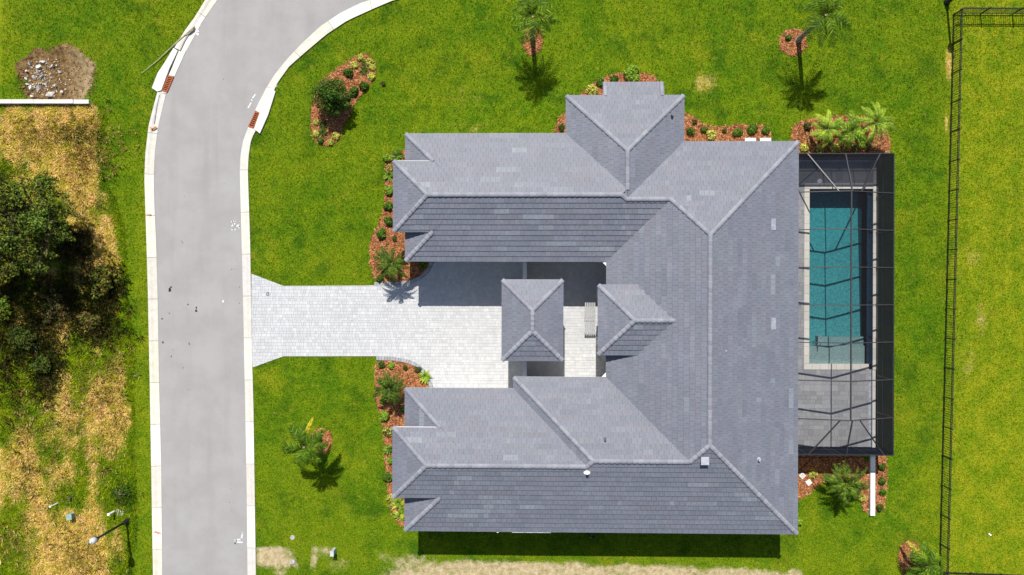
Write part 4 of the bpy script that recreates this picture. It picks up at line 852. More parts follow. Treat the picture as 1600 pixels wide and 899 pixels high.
# ------------------------------------------------------------------ fences
def fence(label, a, b, first_off, sp, along_pick=.16, H=1.28, end_post=True):
    a, b = Vector(a), Vector(b); d = (b - a); L = d.length; d.normalize(); t = thing('metal_fence', label, 'fence', a, 'black metal fences round the neighbouring lawn'); rz = math.atan2(d.y, d.x)
    mb = MB(); mb.box(0, 0, 0, .075, .075, H + .05); mb.box(0, 0, H + .05, .09, .09, .03); pm = mb.mesh('post', MAT['black'])
    mb = MB(); mb.box(0, 0, .06, .024, .024, H - .05); km = mb.mesh('picket', MAT['black'])
    s_ = first_off; posts = [0.] if end_post else []
    while s_ < L: posts.append(s_); s_ += sp
    for s_ in posts: o = link('post', pm, t, d * s_); o.rotation_euler = (0, 0, rz)
    n = int(L / along_pick)
    for k in range(n):
        s_ = (k + .5) * along_pick
        if min(abs(s_ - q_) for q_ in posts) < .06: continue
        o = link('picket', km, t, d * s_); o.rotation_euler = (0, 0, rz)
    for z in (.16, H - .2, H - .02):
        mb = MB(); mb.bar(a + Vector((0, 0, z)), b + Vector((0, 0, z)), .042, .042); part('rail', mb, MAT['black'], t)
fa, fb = Vector(at(1489, 22)), Vector(at(1467, 893))
fence('black metal picket fence running straight between the back lawn and the neighbouring lawn', fb, fa, (Vector(at(1467.7, 849)) - fb).length, 2.06, .163)
nd = Vector(at(1600, 22.6)); fence('black metal picket fence turning east along the top of the neighbouring lawn', fa + (nd - fa).normalized() * .08, fa + (nd - fa).normalized() * 7.5, (Vector(at(1530, 24)) - fa).length, 2.2, .15, end_post=False)
sd = Vector(at(1600, 898)); fence('black metal picket fence turning east along the bottom of the neighbouring lawn', fb + (sd - fb).normalized() * .08, fb + (sd - fb).normalized() * 7.5, 2.1, 2.1, .15, end_post=False)

# ------------------------------------------------------------------ lamp posts and utilities
def lamp(label, x, y, H):
    p = Vector(at(x, y)); t = thing('street_lamp', label, 'street lamp', p, 'street lamps')
    def lt(n, prof, m, k=14, sm=True): mb = MB(); mb.lathe(p.x, p.y, prof, k); part(n, mb, m, t, smooth=sm)
    lt('base', [(.22, 0), (.22, .12), (.17, .2), (.15, .6), (.11, .75), (.10, .8)], MAT['black']); lt('post', [(.085, .8), (.075, H - .75), (.06, H - .7)], MAT['black'])
    lt('collar', [(.06, H - .7), (.14, H - .6), (.20, H - .42), (.21, H - .38)], MAT['black']); lt('globe', [(.19, H - .38), (.225, H - .2), (.215, H - .02), (.15, H + .08), (.05, H + .12)], MAT['lamp']); lt('finial', [(.05, H + .12), (.03, H + .18), (.02, H + .22)], MAT['white'])
lamp('black street lamp with white glass head in the dry lot by the west kerb', 200, 813.5, 4.75); lamp('black street lamp standing at the top of the lawn beside the fence corner', 1479, 4, 5.0)
p = at(116, 804); mb = MB(); mb.box(p.x, p.y, 0, .36, .36, .62, .1); mb.box(p.x, p.y, .62, .40, .40, .08, .1); one('utility_box', mb, MAT['utility'], 'squat green utility box standing in the dry grass left of the lamp', 'utility box', (p.x, p.y, 0))
p = at(523, 859.5); mb = MB(); mb.box(p.x, p.y, 0, .22, .34, .8); mb.box(p.x, p.y, .8, .26, .38, .05); one('utility_box', mb, MAT['grey'], 'narrow grey utility box on the front lawn above the bare soil', 'utility box', (p.x, p.y, 0))
p = at(188.5, 799.5); mb = MB(); mb.lathe(p.x, p.y, [(.30, -.05), (.30, .10), (.27, .13), (.10, .13), (.09, .10), (.02, .10)], 18); one('valve_cover', mb, M_conc('valve_concrete', (.55, .5, .42), (.62, .57, .5)), 'round concrete valve cover beside the white pipe stub', 'valve cover', (p.x, p.y, 0), smooth=False)
for x, y, h, rr, lb in ((181, 798, .9, .075, 'white pipe stub leaning beside the round concrete cover'), (92, 785.5, .95, .05, 'thin white pipe stub standing alone left of the green box')):
    p = Vector(at(x, y)); mb = MB(); mb.tube([p, p + Vector((-.04, -.02, h))], rr, 9); mb.tube([p + Vector((-.04, -.02, h)), p + Vector((-.045, -.02, h + .06))], rr * 1.3, 9); one('pipe_stub', mb, MAT['whitepvc'], lb, 'pipe', p, 'white pipe stubs in the dry lot')
mb = MB(); Rc = random.Random(8)
for _ in range(900):
    a_, q_ = Rc.uniform(0, 6.283), math.sqrt(Rc.random()); x, y = 90 + 63 * q_ * math.cos(a_), 122 + 52 * q_ * math.sin(a_)
    if y > 154: continue
    p = Vector(at(x, y)); r = Rc.uniform(.02, .075) * (1 + .6 * (q_ > .8)); rz_ = -.22 + .22 * max(0, (q_ - .72) / .3); ring = [(p.x + r * Rc.uniform(.5, 1.3) * math.cos(6.283 * i / 5), p.y + r * Rc.uniform(.5, 1.3) * math.sin(6.283 * i / 5)) for i in range(5)]; c_ = Rc.uniform(.3, 1.2)
    mb.hexa([(u_, v_, rz_ - .05) for u_, v_ in ring], [(p.x + (u_ - p.x) * .6, p.y + (v_ - p.y) * .6, rz_ + r * Rc.uniform(.4, .9)) for u_, v_ in ring], (c_, c_, c_))
link('soil_clods', mb.mesh('soil_clods', simple('clod_soil', (.20, .115, .05), .95, .3, 7., use_col=True)), None, (0, 0, 0), 'stuff')
for x, y, lb in ((457.3, 840, 'round grey drain cover in the front lawn grass'), (457.3, 878, 'round grey drain cover beside the pale bare soil')):
    p = at(x, y); mb = MB(); mb.lathe(p.x, p.y, [(.17, 0), (.17, .05), (.14, .065), (.03, .065)], 12); one('drain_cover', mb, simple('grey_plastic', (.30, .30, .31), .8), lb, 'drain cover', (p.x, p.y, 0), 'round drain covers in the lawn')
for x, y, rz, lb in ((1253, 743, .75, 'white square equipment pad with a round cap near the house wall'), (1263, 753.5, .65, 'plain white square pad lower on the mulch by the house')):
    p = at(x, y); mb = MB(); mb.box(p.x, p.y, .02, .36, .36, .09, rz); o = one('concrete_pad', mb, MAT['slab'], lb, 'pad', (p.x, p.y, 0), 'square concrete pads on the mulch')
    if x < 1260: mb = MB(); mb.lathe(p.x, p.y, [(.13, .11), (.13, .13), (.1, .14)], 14); part('cap', mb, MAT['rubble'], o)
for x, lb in ((1172, 'left white equipment pad half under the north eave'), (1195.5, 'right white equipment pad half under the north eave')):
    p = at(x, 219.5); mb = MB(); mb.box(p.x, p.y - .25, 0, .78, .8, .12); one('concrete_pad', mb, MAT['slab'], lb, 'pad', (p.x, p.y, 0), 'equipment pads under the north eave')
t = thing('white_wall', 'low straight white wall along the edge of the rubble hollow', 'wall', at(70, 161)); pts = [-60, -20, 18, 52, 86, 114, 138]
for a, b in zip(pts, pts[1:]):
    p, q_ = at(a, 158.6, .45), at(b - .4, 158.6, .45); mb = MB(); mb.prism([(p.x, p.y - .14), (q_.x, p.y - .14), (q_.x, p.y + .14), (p.x, p.y + .14)], -.3, .45 if a < 110 else .38); part('wall_block', mb, MAT['slab'], t)
R = random.Random(5)
def chunk(x, y, r, name, m, lb, cat, gp, z=0.):
    p = Vector(at(x, y)); mb = MB(); n = R.choice((4, 4, 5)); a0 = R.uniform(0, 6); sx_, sy_ = R.uniform(.75, 1.4), R.uniform(.55, .95); base = [(r * sx_ * R.uniform(.7, 1.2) * math.cos(2 * math.pi * i / n), r * sy_ * R.uniform(.7, 1.2) * math.sin(2 * math.pi * i / n)) for i in range(n)]; base = [(u_ * math.cos(a0) - v_ * math.sin(a0), u_ * math.sin(a0) + v_ * math.cos(a0)) for u_, v_ in base]
    tl = (R.uniform(-.7, .7), R.uniform(-.7, .7)); h = r * R.uniform(.5, 1.0)
    mb.hexa([(p.x + a, p.y + b, z - .1) for a, b in base], [(p.x + a * .82, p.y + b * .82, z + h + tl[0] * a + tl[1] * b) for a, b in base], (1, 1, 1)); one(name, mb, m, lb, cat, (p.x, p.y, z), gp)
BIG = [(59, 104, .20), (57, 112, .17), (66, 96, .16), (80, 103, .18), (91, 112, .15), (52, 120, .17), (63, 119, .15), (45, 100, .16), (40, 110, .15), (47, 136, .16), (58, 138, .19), (85, 133, .15), (78, 147, .24), (96, 143, .14), (39, 122, .12), (70, 131, .12), (49, 150, .12), (78, 121, .09), (41, 131, .1)]
POSN = ['in the upper part of the heap', 'left of the upper middle of the heap', 'at the upper middle of the heap', 'upper right in the heap', 'alone at the right rim of the heap', 'at the left middle of the heap', 'in the centre of the heap', 'at the upper left of the heap', 'above the left rim of the heap', 'at the lower left of the heap', 'low in the middle of the heap', 'low on the right of the heap', 'close to the white wall, biggest of all', 'near the white wall, farthest right', 'on the left rim of the heap', 'just below the centre of the heap', 'lowest on the left, near the white wall', 'small, right of the centre', 'small, below the left rim']
for (x, y, r), w_ in zip(BIG, POSN): chunk(x, y, r * 1.12, 'concrete_chunk', MAT['rubble'], 'broken pale concrete chunk ' + w_, 'rubble', 'broken concrete chunks in the hollow', -.17)
mb = MB()
for k in range(260):
    x, y = R.gauss(64, 19), R.gauss(122, 18)
    if 34 < x < 125 and 88 < y < 153:
        p = Vector(at(x, y)); r = R.uniform(.03, .10); a = R.uniform(0, 6); n_ = 5; c_ = R.uniform(.55, 1.1)
        ring = [(p.x + r * R.uniform(.5, 1.2) * math.cos(a + 6.283 * i / n_), p.y + r * R.uniform(.5, 1.2) * math.sin(a + 6.283 * i / n_)) for i in range(n_)]
        mb.hexa([(u_, v_, -.3) for u_, v_ in ring], [(p.x + (u_ - p.x) * .7, p.y + (v_ - p.y) * .7, -.2 + r * R.uniform(.4, 1)) for u_, v_ in ring], (c_, c_ * .97, c_ * .92))
link('rubble', mb.mesh('rubble', simple('small_rubble', (.46, .42, .36), .95, .3, 7., use_col=True)), None, (0, 0, 0), 'stuff')
p = Vector(at(57, 541)); mb = MB(); mb.bar(p + Vector((-.3, .05, .15)), p + Vector((.1, .1, .25)), .12, .05); mb.bar(p + Vector((.05, .1, .25)), p + Vector((.15, -.4, .2)), .16, .05); one('scrap_panel', mb, MAT['white'], 'bent white scrap lying in the dark weeds below the oak', 'scrap', p)
p = Vector(at(1546, 835)); mb = MB(); mb.bar(p + Vector((-.08, .06, .05)), p + Vector((.08, -.06, .06)), .09, .04); one('litter', mb, MAT['white'], 'small white scrap of litter on the bright lawn east of the fence', 'litter', p)

# ------------------------------------------------------------------ plants
def leafcloud(mb, c, rx, ry, rz_, n, ls, cols, rnd, up=.5, shell=.55, lw=.5):
    for _ in range(n):
        while True:
            d = Vector((rnd.uniform(-1, 1), rnd.uniform(-1, 1), rnd.uniform(-.7, 1)))
            if .05 < d.length < 1: break
        d = d.normalized() * (shell + (1 - shell) * rnd.random() ** .6); p = Vector(c) + Vector((d.x * rx, d.y * ry, d.z * rz_))
        n_ = (Vector((d.x, d.y, d.z + up)) + Vector((rnd.gauss(0, .45), rnd.gauss(0, .45), rnd.gauss(0, .45)))).normalized(); u = n_.cross(Vector((rnd.uniform(-1, 1), rnd.uniform(-1, 1), rnd.uniform(-1, 1))))
        if u.length < .05: continue
        u.normalize(); v = n_.cross(u); L = ls * rnd.uniform(.7, 1.3); w = L * lw; col = rnd.choice(cols); j = rnd.uniform(.75, 1.25); col = tuple(k * j for k in col)
        mb.poly([p - u * L, p - v * w, p + u * L, p + v * w], col)
DG = [(.028, .058, .007), (.042, .082, .009), (.06, .108, .012), (.018, .038, .006)]; MG = [(.07, .14, .010), (.10, .18, .012), (.05, .10, .008)]; LG = [(.16, .27, .022), (.22, .33, .03), (.12, .22, .018)]
YG = [(.42, .40, .06), (.34, .36, .05), (.5, .46, .12), (.25, .30, .04)]; CR = [(.48, .42, .12), (.16, .2, .04), (.36, .15, .06), (.08, .12, .03)]; BR = [(.09, .05, .025), (.05, .06, .02), (.12, .07, .03)]
def shrub_mesh(kind, r, seed):
    rnd = random.Random(seed); mb = MB()
    if kind in ('round', 'green', 'bright', 'dark') and r > .2:
        cols = {'round': DG + MG[:1], 'green': MG + DG[1:3], 'bright': LG + MG[1:2], 'dark': BR + DG}[kind]; n = 5
        for k in range(n):
            a = k * 2.4 + rnd.random(); q_ = r * rnd.uniform(.3, .62); leafcloud(mb, (q_ * math.cos(a), q_ * math.sin(a), r * rnd.uniform(.4, .75)), r * rnd.uniform(.35, .55), r * rnd.uniform(.35, .55), r * rnd.uniform(.4, .6), int(45 + 70 * r), .07 + r * .06, cols, rnd, .6)
        leafcloud(mb, (0, 0, r * .6), r * .6, r * .6, r * .7, 50, .075 + r * .06, cols, rnd, .7)
    elif kind == 'round':
        leafcloud(mb, (0, 0, r * .62), r, r, r * .75, int(170 + 260 * r), .055 + r * .05, DG + MG[:1], rnd)
    elif kind == 'green': leafcloud(mb, (0, 0, r * .6), r, r, r * .7, int(110 + 190 * r), .075 + r * .07, MG + DG[1:3], rnd, .7)
    elif kind == 'bright': leafcloud(mb, (0, 0, r * .6), r, r, r * .7, int(110 + 220 * r), .07 + r * .06, LG + MG[1:2], rnd, .7)
    elif kind == 'yellow': leafcloud(mb, (0, 0, r * .5), r, r, r * .55, int(90 + 160 * r), .065 + r * .05, YG, rnd, .8)
    elif kind == 'mixed': leafcloud(mb, (0, 0, r * .5), r, r, r * .55, int(90 + 180 * r), .07 + r * .05, CR + MG[:1], rnd, .8)
    elif kind == 'dark': leafcloud(mb, (0, 0, r * .6), r * .9, r * .9, r * .8, int(80 + 150 * r), .06 + r * .05, BR + DG, rnd)
    elif kind in ('star', 'limestar', 'fern'):
        n = {'star': 17, 'limestar': 20, 'fern': 26}[kind]; cols = {'star': MG + LG[2:], 'limestar': LG + YG[1:2], 'fern': DG + MG[:1]}[kind]
        for k in range(n):
            a = k * 2.4 + rnd.uniform(-.3, .3); el = rnd.uniform(.25, 1.15); L = r * 1.25 * rnd.uniform(.75, 1.1); w = r * (.14 if kind != 'fern' else .09); col = rnd.choice(cols); j = rnd.uniform(.8, 1.25); col = tuple(q_ * j for q_ in col); pr = None
            for i in range(5):
                t_ = i / 4; rad = L * (math.cos(el) * t_ + .25 * t_ * t_ * math.sin(el)); z = .05 + L * (math.sin(el) * t_ - .75 * t_ * t_ * math.sin(el) * .8); ww = w * (.55 + t_ * 1.3 if t_ < .5 else 2.4 * (1.02 - t_)); cc = Vector((math.cos(a) * rad, math.sin(a) * rad, max(.04, z))); s_ = Vector((-math.sin(a), math.cos(a), .25)) * ww
                if pr: mb.poly([pr[0], pr[1], cc + s_, cc - s_], col)
                pr = (cc - s_, cc + s_)
    # short stems so that nothing floats
    for k in range(4): a = rnd.uniform(0, 6.3); mb.bar((0, 0, 0), (math.cos(a) * r * .35, math.sin(a) * r * .35, r * .6), .022, .022, (.10, .08, .05))
    return mb.mesh('shrub', MAT['leaf'])
NAMES = {'round': 'shrub', 'green': 'shrub', 'bright': 'shrub', 'yellow': 'bedding_plant', 'mixed': 'bedding_plant', 'dark': 'shrub', 'star': 'leafy_plant', 'limestar': 'bromeliad', 'fern': 'fern'}
CATS = {'shrub': 'shrub', 'bedding_plant': 'plant', 'leafy_plant': 'plant', 'bromeliad': 'plant', 'fern': 'fern'}
PLANTS = [
 # kerbside island bed
 (562.7, 90, 5, 'yellow', 'yellow bedding plant at the top tip of the island bed', 'i'), (553, 101, 5, 'yellow', 'yellow bedding plant on the upper left edge of the island bed', 'i'), (577, 96.5, 5, 'yellow', 'yellow bedding plant on the upper right edge of the island bed', 'i'), (581.6, 105, 4.5, 'yellow', 'yellow bedding plant at the right end of the island bed', 'i'), (579.7, 119, 5, 'yellow', 'yellow bedding plant low on the right edge of the island bed', 'i'),
 (567.5, 98, 4, 'fern', 'small dark fern between the yellow plants of the island bed', 'i'), (568, 109, 6.5, 'fern', 'larger dark fern below the yellow plants of the island bed', 'i'), (543.8, 112.6, 6.5, 'round', 'dark round shrub at the upper left of the island bed', 'i'), (568, 134, 6.5, 'round', 'dark round shrub at the lower right of the island bed', 'i'), (553, 142.5, 6.8, 'round', 'dark round shrub right of the island tree', 'i'),
 (492.7, 191, 4, 'yellow', 'yellow bedding plant just below the island tree', 'i'), (492.7, 209, 4.5, 'yellow', 'yellow bedding plant on the lower left edge of the island bed', 'i'), (524, 212.5, 5, 'yellow', 'pale yellow bedding plant at the lower right of the island bed', 'i'), (516, 222, 4, 'yellow', 'yellow bedding plant at the bottom edge of the island bed', 'i'), (505, 195, 6, 'fern', 'dark fern in the shade below the island tree', 'i'), (504, 207, 7, 'fern', 'bushy dark fern in the lower part of the island bed', 'i'), (501, 219.5, 4.5, 'green', 'small green shrub at the bottom of the island bed', 'i'),
 # north-west strip
 (620.7, 243, 9, 'star', 'leafy green plant tucked by the top corner of the north wing', 'n'), (605, 247, 6, 'bright', 'light green shrub on the lawn edge by the north wing corner', 'n'), (606.7, 274, 8, 'star', 'leafy green plant beside the upper front bay eave', 'n'), (608.5, 262, 4, 'mixed', 'tan speckled plant beside the upper front bay corner', 'n'), (608, 298, 7, 'bright', 'light green shrub beside the middle of the north front bay', 'n'), (606, 322, 7, 'green', 'green shrub beside the lower part of the north front bay', 'n'), (606.7, 346, 6.5, 'round', 'round green shrub at the lower corner of the north front bay', 'n'), (595, 365, 7.5, 'green', 'green shrub with pale rim on the lawn edge above the driveway palm', 'n'), (616, 373, 4, 'dark', 'small brown shrub on open mulch above the driveway palm', 'n'), (592.7, 435.5, 5, 'round', 'small round shrub at the bed tip touching the driveway', 'n'), (661, 415, 6.5, 'green', 'shaded green shrub under the north wing eave by the driveway', 'n'),
 # south-west strip
 (595.7, 570, 5, 'round', 'small dark shrub at the upper left tip of the south driveway bed', 's'), (611, 572, 4.5, 'bright', 'small light green shrub at the top of the south driveway bed', 's'), (633, 575, 3.5, 'dark', 'tiny brown shrub in the middle of the south driveway bed', 's'), (652.5, 578, 4.5, 'dark', 'dark brown shrub near the curved border of the south driveway bed', 's'), (663.5, 589, 9, 'limestar', 'bright green rosette plant inside the curved driveway border', 's'), (598, 626, 4.8, 'bright', 'small lime shrub below the lower driveway palm', 's'), (600, 650, 7.5, 'bright', 'round lime green shrub on the lawn edge of the south bed', 's'), (606.6, 675, 7, 'mixed', 'red and cream variegated plant by the south bay corner', 's'), (631, 640, 4.5, 'green', 'small green shrub against the shaded south wing wall', 's'), (606.5, 703, 8, 'star', 'leafy green plant beside the upper south bay', 's'), (611, 720, 5, 'bright', 'small light green shrub beside the middle of the south bay', 's'), (606.5, 746, 7, 'green', 'green shrub beside the lower south bay', 's'), (610, 779, 5.5, 'yellow', 'yellowish plant below the south bay corner', 's'), (621.6, 787, 10, 'limestar', 'large yellow-green bromeliad below the south bay', 's'), (625, 805, 8.5, 'limestar', 'bright bromeliad at the bottom end of the south bed', 's'),
 # north beds
 (987, 116, 12, 'bright', 'big bright lime shrub at the north wall', 'b'), (960, 124, 6, 'round', 'dark shrub left of the big lime shrub at the north wall', 'b'), (938, 128, 6, 'round', 'dark shrub at the left shoulder of the north bed', 'b'), (925, 141, 8, 'yellow', 'spreading yellow-green plant at the left end of the north bed', 'b'), (877.5, 199, 5, 'round', 'dark shrub in the small bed west of the north bump', 'b'), (1033, 147, 3, 'dark', 'tiny dark shrub at the right end of the north bed', 'b'),
 (1079, 205.6, 6, 'round', 'dark round shrub nearest the north bump in the back bed', 'b'), (1086, 190, 3.5, 'dark', 'tiny dark shrub at the upper end of the back bed', 'b'), (1100.6, 203, 4.5, 'green', 'small green shrub left of the lime plant in the back bed', 'b'), (1112, 210, 7, 'yellow', 'lime yellow plant in the middle of the back bed', 'b'), (1133, 204, 3.5, 'dark', 'tiny brown shrub right of the lime plant in the back bed', 'b'), (1153, 207, 6.5, 'green', 'green shrub left of the white equipment pads', 'b'), (1175.6, 202, 7, 'green', 'round green shrub above the left white equipment pad', 'b'), (1197, 204, 5.5, 'green', 'green shrub above the right white equipment pad', 'b'),
 # beds at the cage
 (1258.5, 230, 6, 'yellow', 'yellow bedding plant nearest the house at the north cage wall', 'c'), (1281.6, 233, 5.5, 'yellow', 'second yellow bedding plant from the house at the north cage wall', 'c'), (1305, 232, 6, 'yellow', 'yellow bedding plant at the middle of the north cage wall', 'c'), (1337, 231, 5, 'mixed', 'speckled plant shaded by palms at the north cage wall', 'c'), (1357, 227, 5.5, 'mixed', 'speckled plant at the east end of the north cage wall', 'c'), (1312, 192, 5.5, 'yellow', 'yellow bedding plant on the lawn edge between the cage palms', 'c'), (1262, 197, 5, 'dark', 'small dark shrub at the upper left of the cage bed', 'c'),
 (1271, 741, 6, 'yellow', 'yellow bedding plant beside the square pads south of the cage', 'd'), (1293, 749, 6, 'yellow', 'yellow bedding plant left of the palm south of the cage', 'd'), (1348, 779, 5, 'yellow', 'yellow bedding plant beside the white garden wall', 'd'), (1379, 730, 5, 'round', 'topmost dark shrub east of the white garden wall', 'd'), (1379, 753, 5, 'round', 'second dark shrub from the cage east of the white garden wall', 'd'), (1381, 770, 4.5, 'green', 'green shrub third from the cage east of the white garden wall', 'd'), (1375.5, 794.5, 5, 'round', 'bottom dark shrub at the end of the white garden wall', 'd'), (1249.5, 817, 5, 'bright', 'lime shrub at the south-east house corner', 'd'),
 (926, 838, 8, 'green', 'green shrub in the deep shade under the south eave', 'e'), (1233, 58, 4, 'round', 'small dark shrub in the round mulch ring of the north palm', 'e'), (598.5, 130, 3, 'dark', 'tiny dark seedling alone on the lawn right of the island bed', 'e')]
GRP = {'i': 'plants in the island bed by the road', 'n': 'plants in the bed along the north wing front', 's': 'plants in the bed along the south wing front', 'b': 'plants in the beds along the north side', 'c': 'plants in the bed north of the cage', 'd': 'plants in the beds south of the cage', 'e': None}
for i, (x, y, r, k, lb, g) in enumerate(PLANTS):
    p = at(x, y, .25); rr = r / 22.; o = link(NAMES[k], shrub_mesh(k, rr * 1.2, 100 + i), None, (p.x, p.y, .03)); o.data.name = NAMES[k]; tag(o, lb, CATS[NAMES[k]], GRP[g])

# fronds and palms
def frond_mesh(L, W_, cols, seed, droop=.5, rise=.5, n=20, lw=.05):
    rnd = random.Random(seed); mb = MB(); pts = []
    for i in range(n + 1):
        t_ = i / n; pts.append(Vector((L * (t_ - .12 * t_ ** 3), 0, L * (rise * t_ - (rise + droop) * .9 * t_ ** 2.2))))
    for a, b, i in zip(pts, pts[1:], range(n)): w = .013 * (1 - i / n) + .004; mb.bar(a, b, w * 2, w, (.075, .10, .012))
    for i in range(2, n + 1):
        t_ = i / n; p = pts[i]; d = (pts[i] - pts[i - 1]).normalized()
        ll = W_ * 1.05 * (math.sin(math.pi * min(1, .12 + t_ * .82)) ** .7) * rnd.uniform(.85, 1.1)
        for s_ in (1, -1):
            col = rnd.choice(cols); j = rnd.uniform(.75, 1.3); col = tuple(q_ * j for q_ in col); di = (Vector((0, s_, 0)) * .86 + d * (.5 + .3 * t_) + Vector((0, 0, -.12 + rnd.uniform(-.18, .18)))).normalized(); e = p + di * ll + Vector((0, 0, -.16 * ll)); m_ = p + di * ll * .45; wv = d * lw
            mb.poly([p - wv * .5, m_ - wv, e, m_ + wv, p + wv * .5], col)
    return mb.mesh('frond', MAT['frond'])
PAL = {'dark': DG + MG[:1], 'mid': MG + DG[2:3], 'light': LG + MG, 'vivid': LG + YG[3:], 'darkmid': MG + DG + LG[2:], 'grassy': [(.065, .14, .006), (.095, .18, .008), (.04, .085, .004), (.13, .21, .010), (.028, .06, .004)]}
FR = {}
def fronds(parent, z, L, n, pal, seed, W_=.3, el=(.15, 1.0), lw=.05, lean=(0, 0), special=()):
    rnd = random.Random(seed); key = (round(L, 2), pal, W_, lw)
    if key not in FR: FR[key] = [frond_mesh(L, W_, PAL[pal], seed + j, d_, r_, 20, lw) for j, (d_, r_) in enumerate(((.25, .15), (.45, .55), (.7, .9)))]
    for k in range(n):
        e = rnd.random(); me = FR[key][min(2, int(e * 3))]; o = link('frond', me, parent, (lean[0], lean[1], z)); o.rotation_euler = (rnd.uniform(-.25, .25), -rnd.uniform(*el) * e * .6, k * 2.39996 + rnd.uniform(-.3, .3)); s_ = rnd.uniform(.8, 1.12); o.scale = (s_, s_ * rnd.uniform(.85, 1.15), s_)
def palm(label, x, y, H, L, n, pal, seed, W_=.3, lw=.05, name='palm_tree', r0=.16, lean=(0., 0.), group=None):
    p = at(x, y); t = thing(name, label, 'palm', (p.x, p.y, 0.02), group); mb = MB(); pts = [Vector((p.x + lean[0] * s_ ** 1.5, p.y + lean[1] * s_ ** 1.5, .0 + H * s_)) for s_ in (0, .08, .2, .4, .6, .8, .95, 1.04)]
    mb.tube(pts, [r0 * 1.5, r0 * 1.2, r0, r0 * .95, r0 * .9, r0 * .85, r0 * .95, r0 * .5], 10); part('trunk', mb, MAT['palmbark'], t, smooth=True); fronds(t, H, L, n, pal, seed, W_, lw=lw, lean=lean); return t
palm('tall palm with bright drooping fronds at the top of the front lawn', 832, 60, 4.5, 1.75, 16, 'grassy', 1, .46, .040)
palm('tall palm with dark crown over the round mulch ring behind the north wing', 1247, 63, 5.1, 1.9, 16, 'grassy', 2, .46, .040)
t = palm('palm with one yellowing frond on the south front lawn', 499.5, 681, 3.9, 1.65, 20, 'grassy', 3, .44, .042)
o = link('frond', frond_mesh(2.1, .22, [(.40, .34, .02), (.32, .31, .02), (.42, .28, .02)], 44, .12, .12, 22, .05), t, (-.2, .2, 3.9), None, 'yellowing frond'); o.rotation_euler = (0, -.1, math.radians(66))
palm('young palm at the bottom fence corner with one pale yellow frond', 1424, 868, 2.1, 1.45, 20, 'grassy', 4, .4, .042, r0=.12)
o = link('frond', frond_mesh(1.5, .2, [(.34, .33, .03), (.28, .29, .03)], 45, .2, .2, 20, .05), C.objects[-1] if False else None)
pd = [q_ for q_ in C.objects if q_.get('label', '').startswith('young palm at the bottom')][0]; o.parent = pd; o.location = (-.1, .3, 1.6); o.rotation_euler = (0, 0, math.radians(125)); o['label'] = 'pale yellow frond'
GP = 'low palms in the planting beds'
palm('low dark palm in the bed north of the driveway, casting a star shadow', 622, 414, 2.55, 1.45, 24, 'dark', 5, .24, .038, 'low_palm', .10, group=GP)
palm('low dark palm in the bed south of the driveway', 615.5, 602, 1.9, 1.32, 24, 'dark', 6, .24, .038, 'low_palm', .10, group=GP)
palm('low bushy palm in the mulch south of the pool cage', 1305, 744, 2.0, 1.7, 32, 'darkmid', 7, .24, .036, 'low_palm', .11, group=GP)
palm('western light green palm of the three at the north cage wall', 1277, 211, 2.0, 1.4, 17, 'vivid', 8, .28, .04, 'low_palm', .09, group=GP)
palm('middle light green palm of the three at the north cage wall', 1313, 214, 1.9, 1.5, 20, 'light', 9, .30, .04, 'low_palm', .09, group=GP)
palm('eastern palm of the three at the north cage wall', 1347, 202, 2.1, 1.55, 20, 'vivid', 10, .28, .04, 'low_palm', .09, group=GP)

# broad-leaved trees
def tree(label, x, y, H, crown, nleaf, ls, cols, seed, r0=.12, name='tree', lw=.55, bark_up=0, dense=False):
    """crown = clumps (dx, dy, z, rx, rz)"""
    p = Vector(at(x, y)); t = thing(name, label, 'tree', p); rnd = random.Random(seed); mb = MB(); zc = sum(c[2] for c in crown) / len(crown); fork = min(c[2] - c[4] for c in crown) * .7; fork = max(fork, .5)
    mb.tube([p, p + Vector((.02, .03, fork * .3)), p + Vector((.05, .02, fork))], [r0 * 1.5, r0 * 1.1, r0], 9); part('trunk', mb, MAT['bark'], t, smooth=True)
    for dx, dy, z, rx, rz_ in crown:
        e = p + Vector((dx, dy, z + bark_up * rz_)); a = p + Vector((.05, .02, fork * .95)); m_ = a.lerp(e, .55) + Vector((rnd.uniform(-.2, .2), rnd.uniform(-.2, .2), -.12 * (e - a).length)); mb = MB(); mb.tube([a, m_, e], [r0 * .55, r0 * .4, r0 * .12], 6); o = part('branch', mb, MAT['bark'], t, smooth=True)
    mb = MB(); tot = sum(c[3] ** 2 for c in crown)
    for dx, dy, z, rx, rz_ in crown:
        tn = rnd.uniform(.85, 1.1) if dense else rnd.uniform(.6, 1.35); wc = rnd.uniform(.85, 1.3); cc = [(k_[0] * tn * wc, k_[1] * tn, k_[2] * tn) for k_ in cols]; ex = rnd.uniform(.7, 1.45); m_ = int(nleaf * rx * rx / tot)
        leafcloud(mb, p + Vector((dx, dy, z)), rx * ex, rx / ex, rz_, int(m_ * .7), ls, cc, rnd, .5, .3, lw)
        for _ in range(1 if dense else 3):     # ragged sprays that break the outline
            a_ = rnd.uniform(0, 6.283); k_ = rnd.uniform(.8, 1.3); leafcloud(mb, p + Vector((dx + rx * k_ * math.cos(a_), dy + rx * k_ * math.sin(a_), z + rnd.uniform(-.4, .4) * rz_)), rx * .42, rx * .3, rz_ * .4, int(m_ * .12), ls * .9, cc, rnd, .6, .2, lw)
    part('crown', mb, MAT['leaf'], t); return t
rnd = random.Random(3)
cr = [(0, 0, 1.9, .8, .75)] + [(.78 * math.cos(a), .78 * math.sin(a), 1.55 + rnd.uniform(-.3, .35), .62, .6) for a in [k * .9 for k in range(7)]] + [(.25, -.2, 2.35, .55, .5), (-.3, .2, 2.3, .5, .5)]
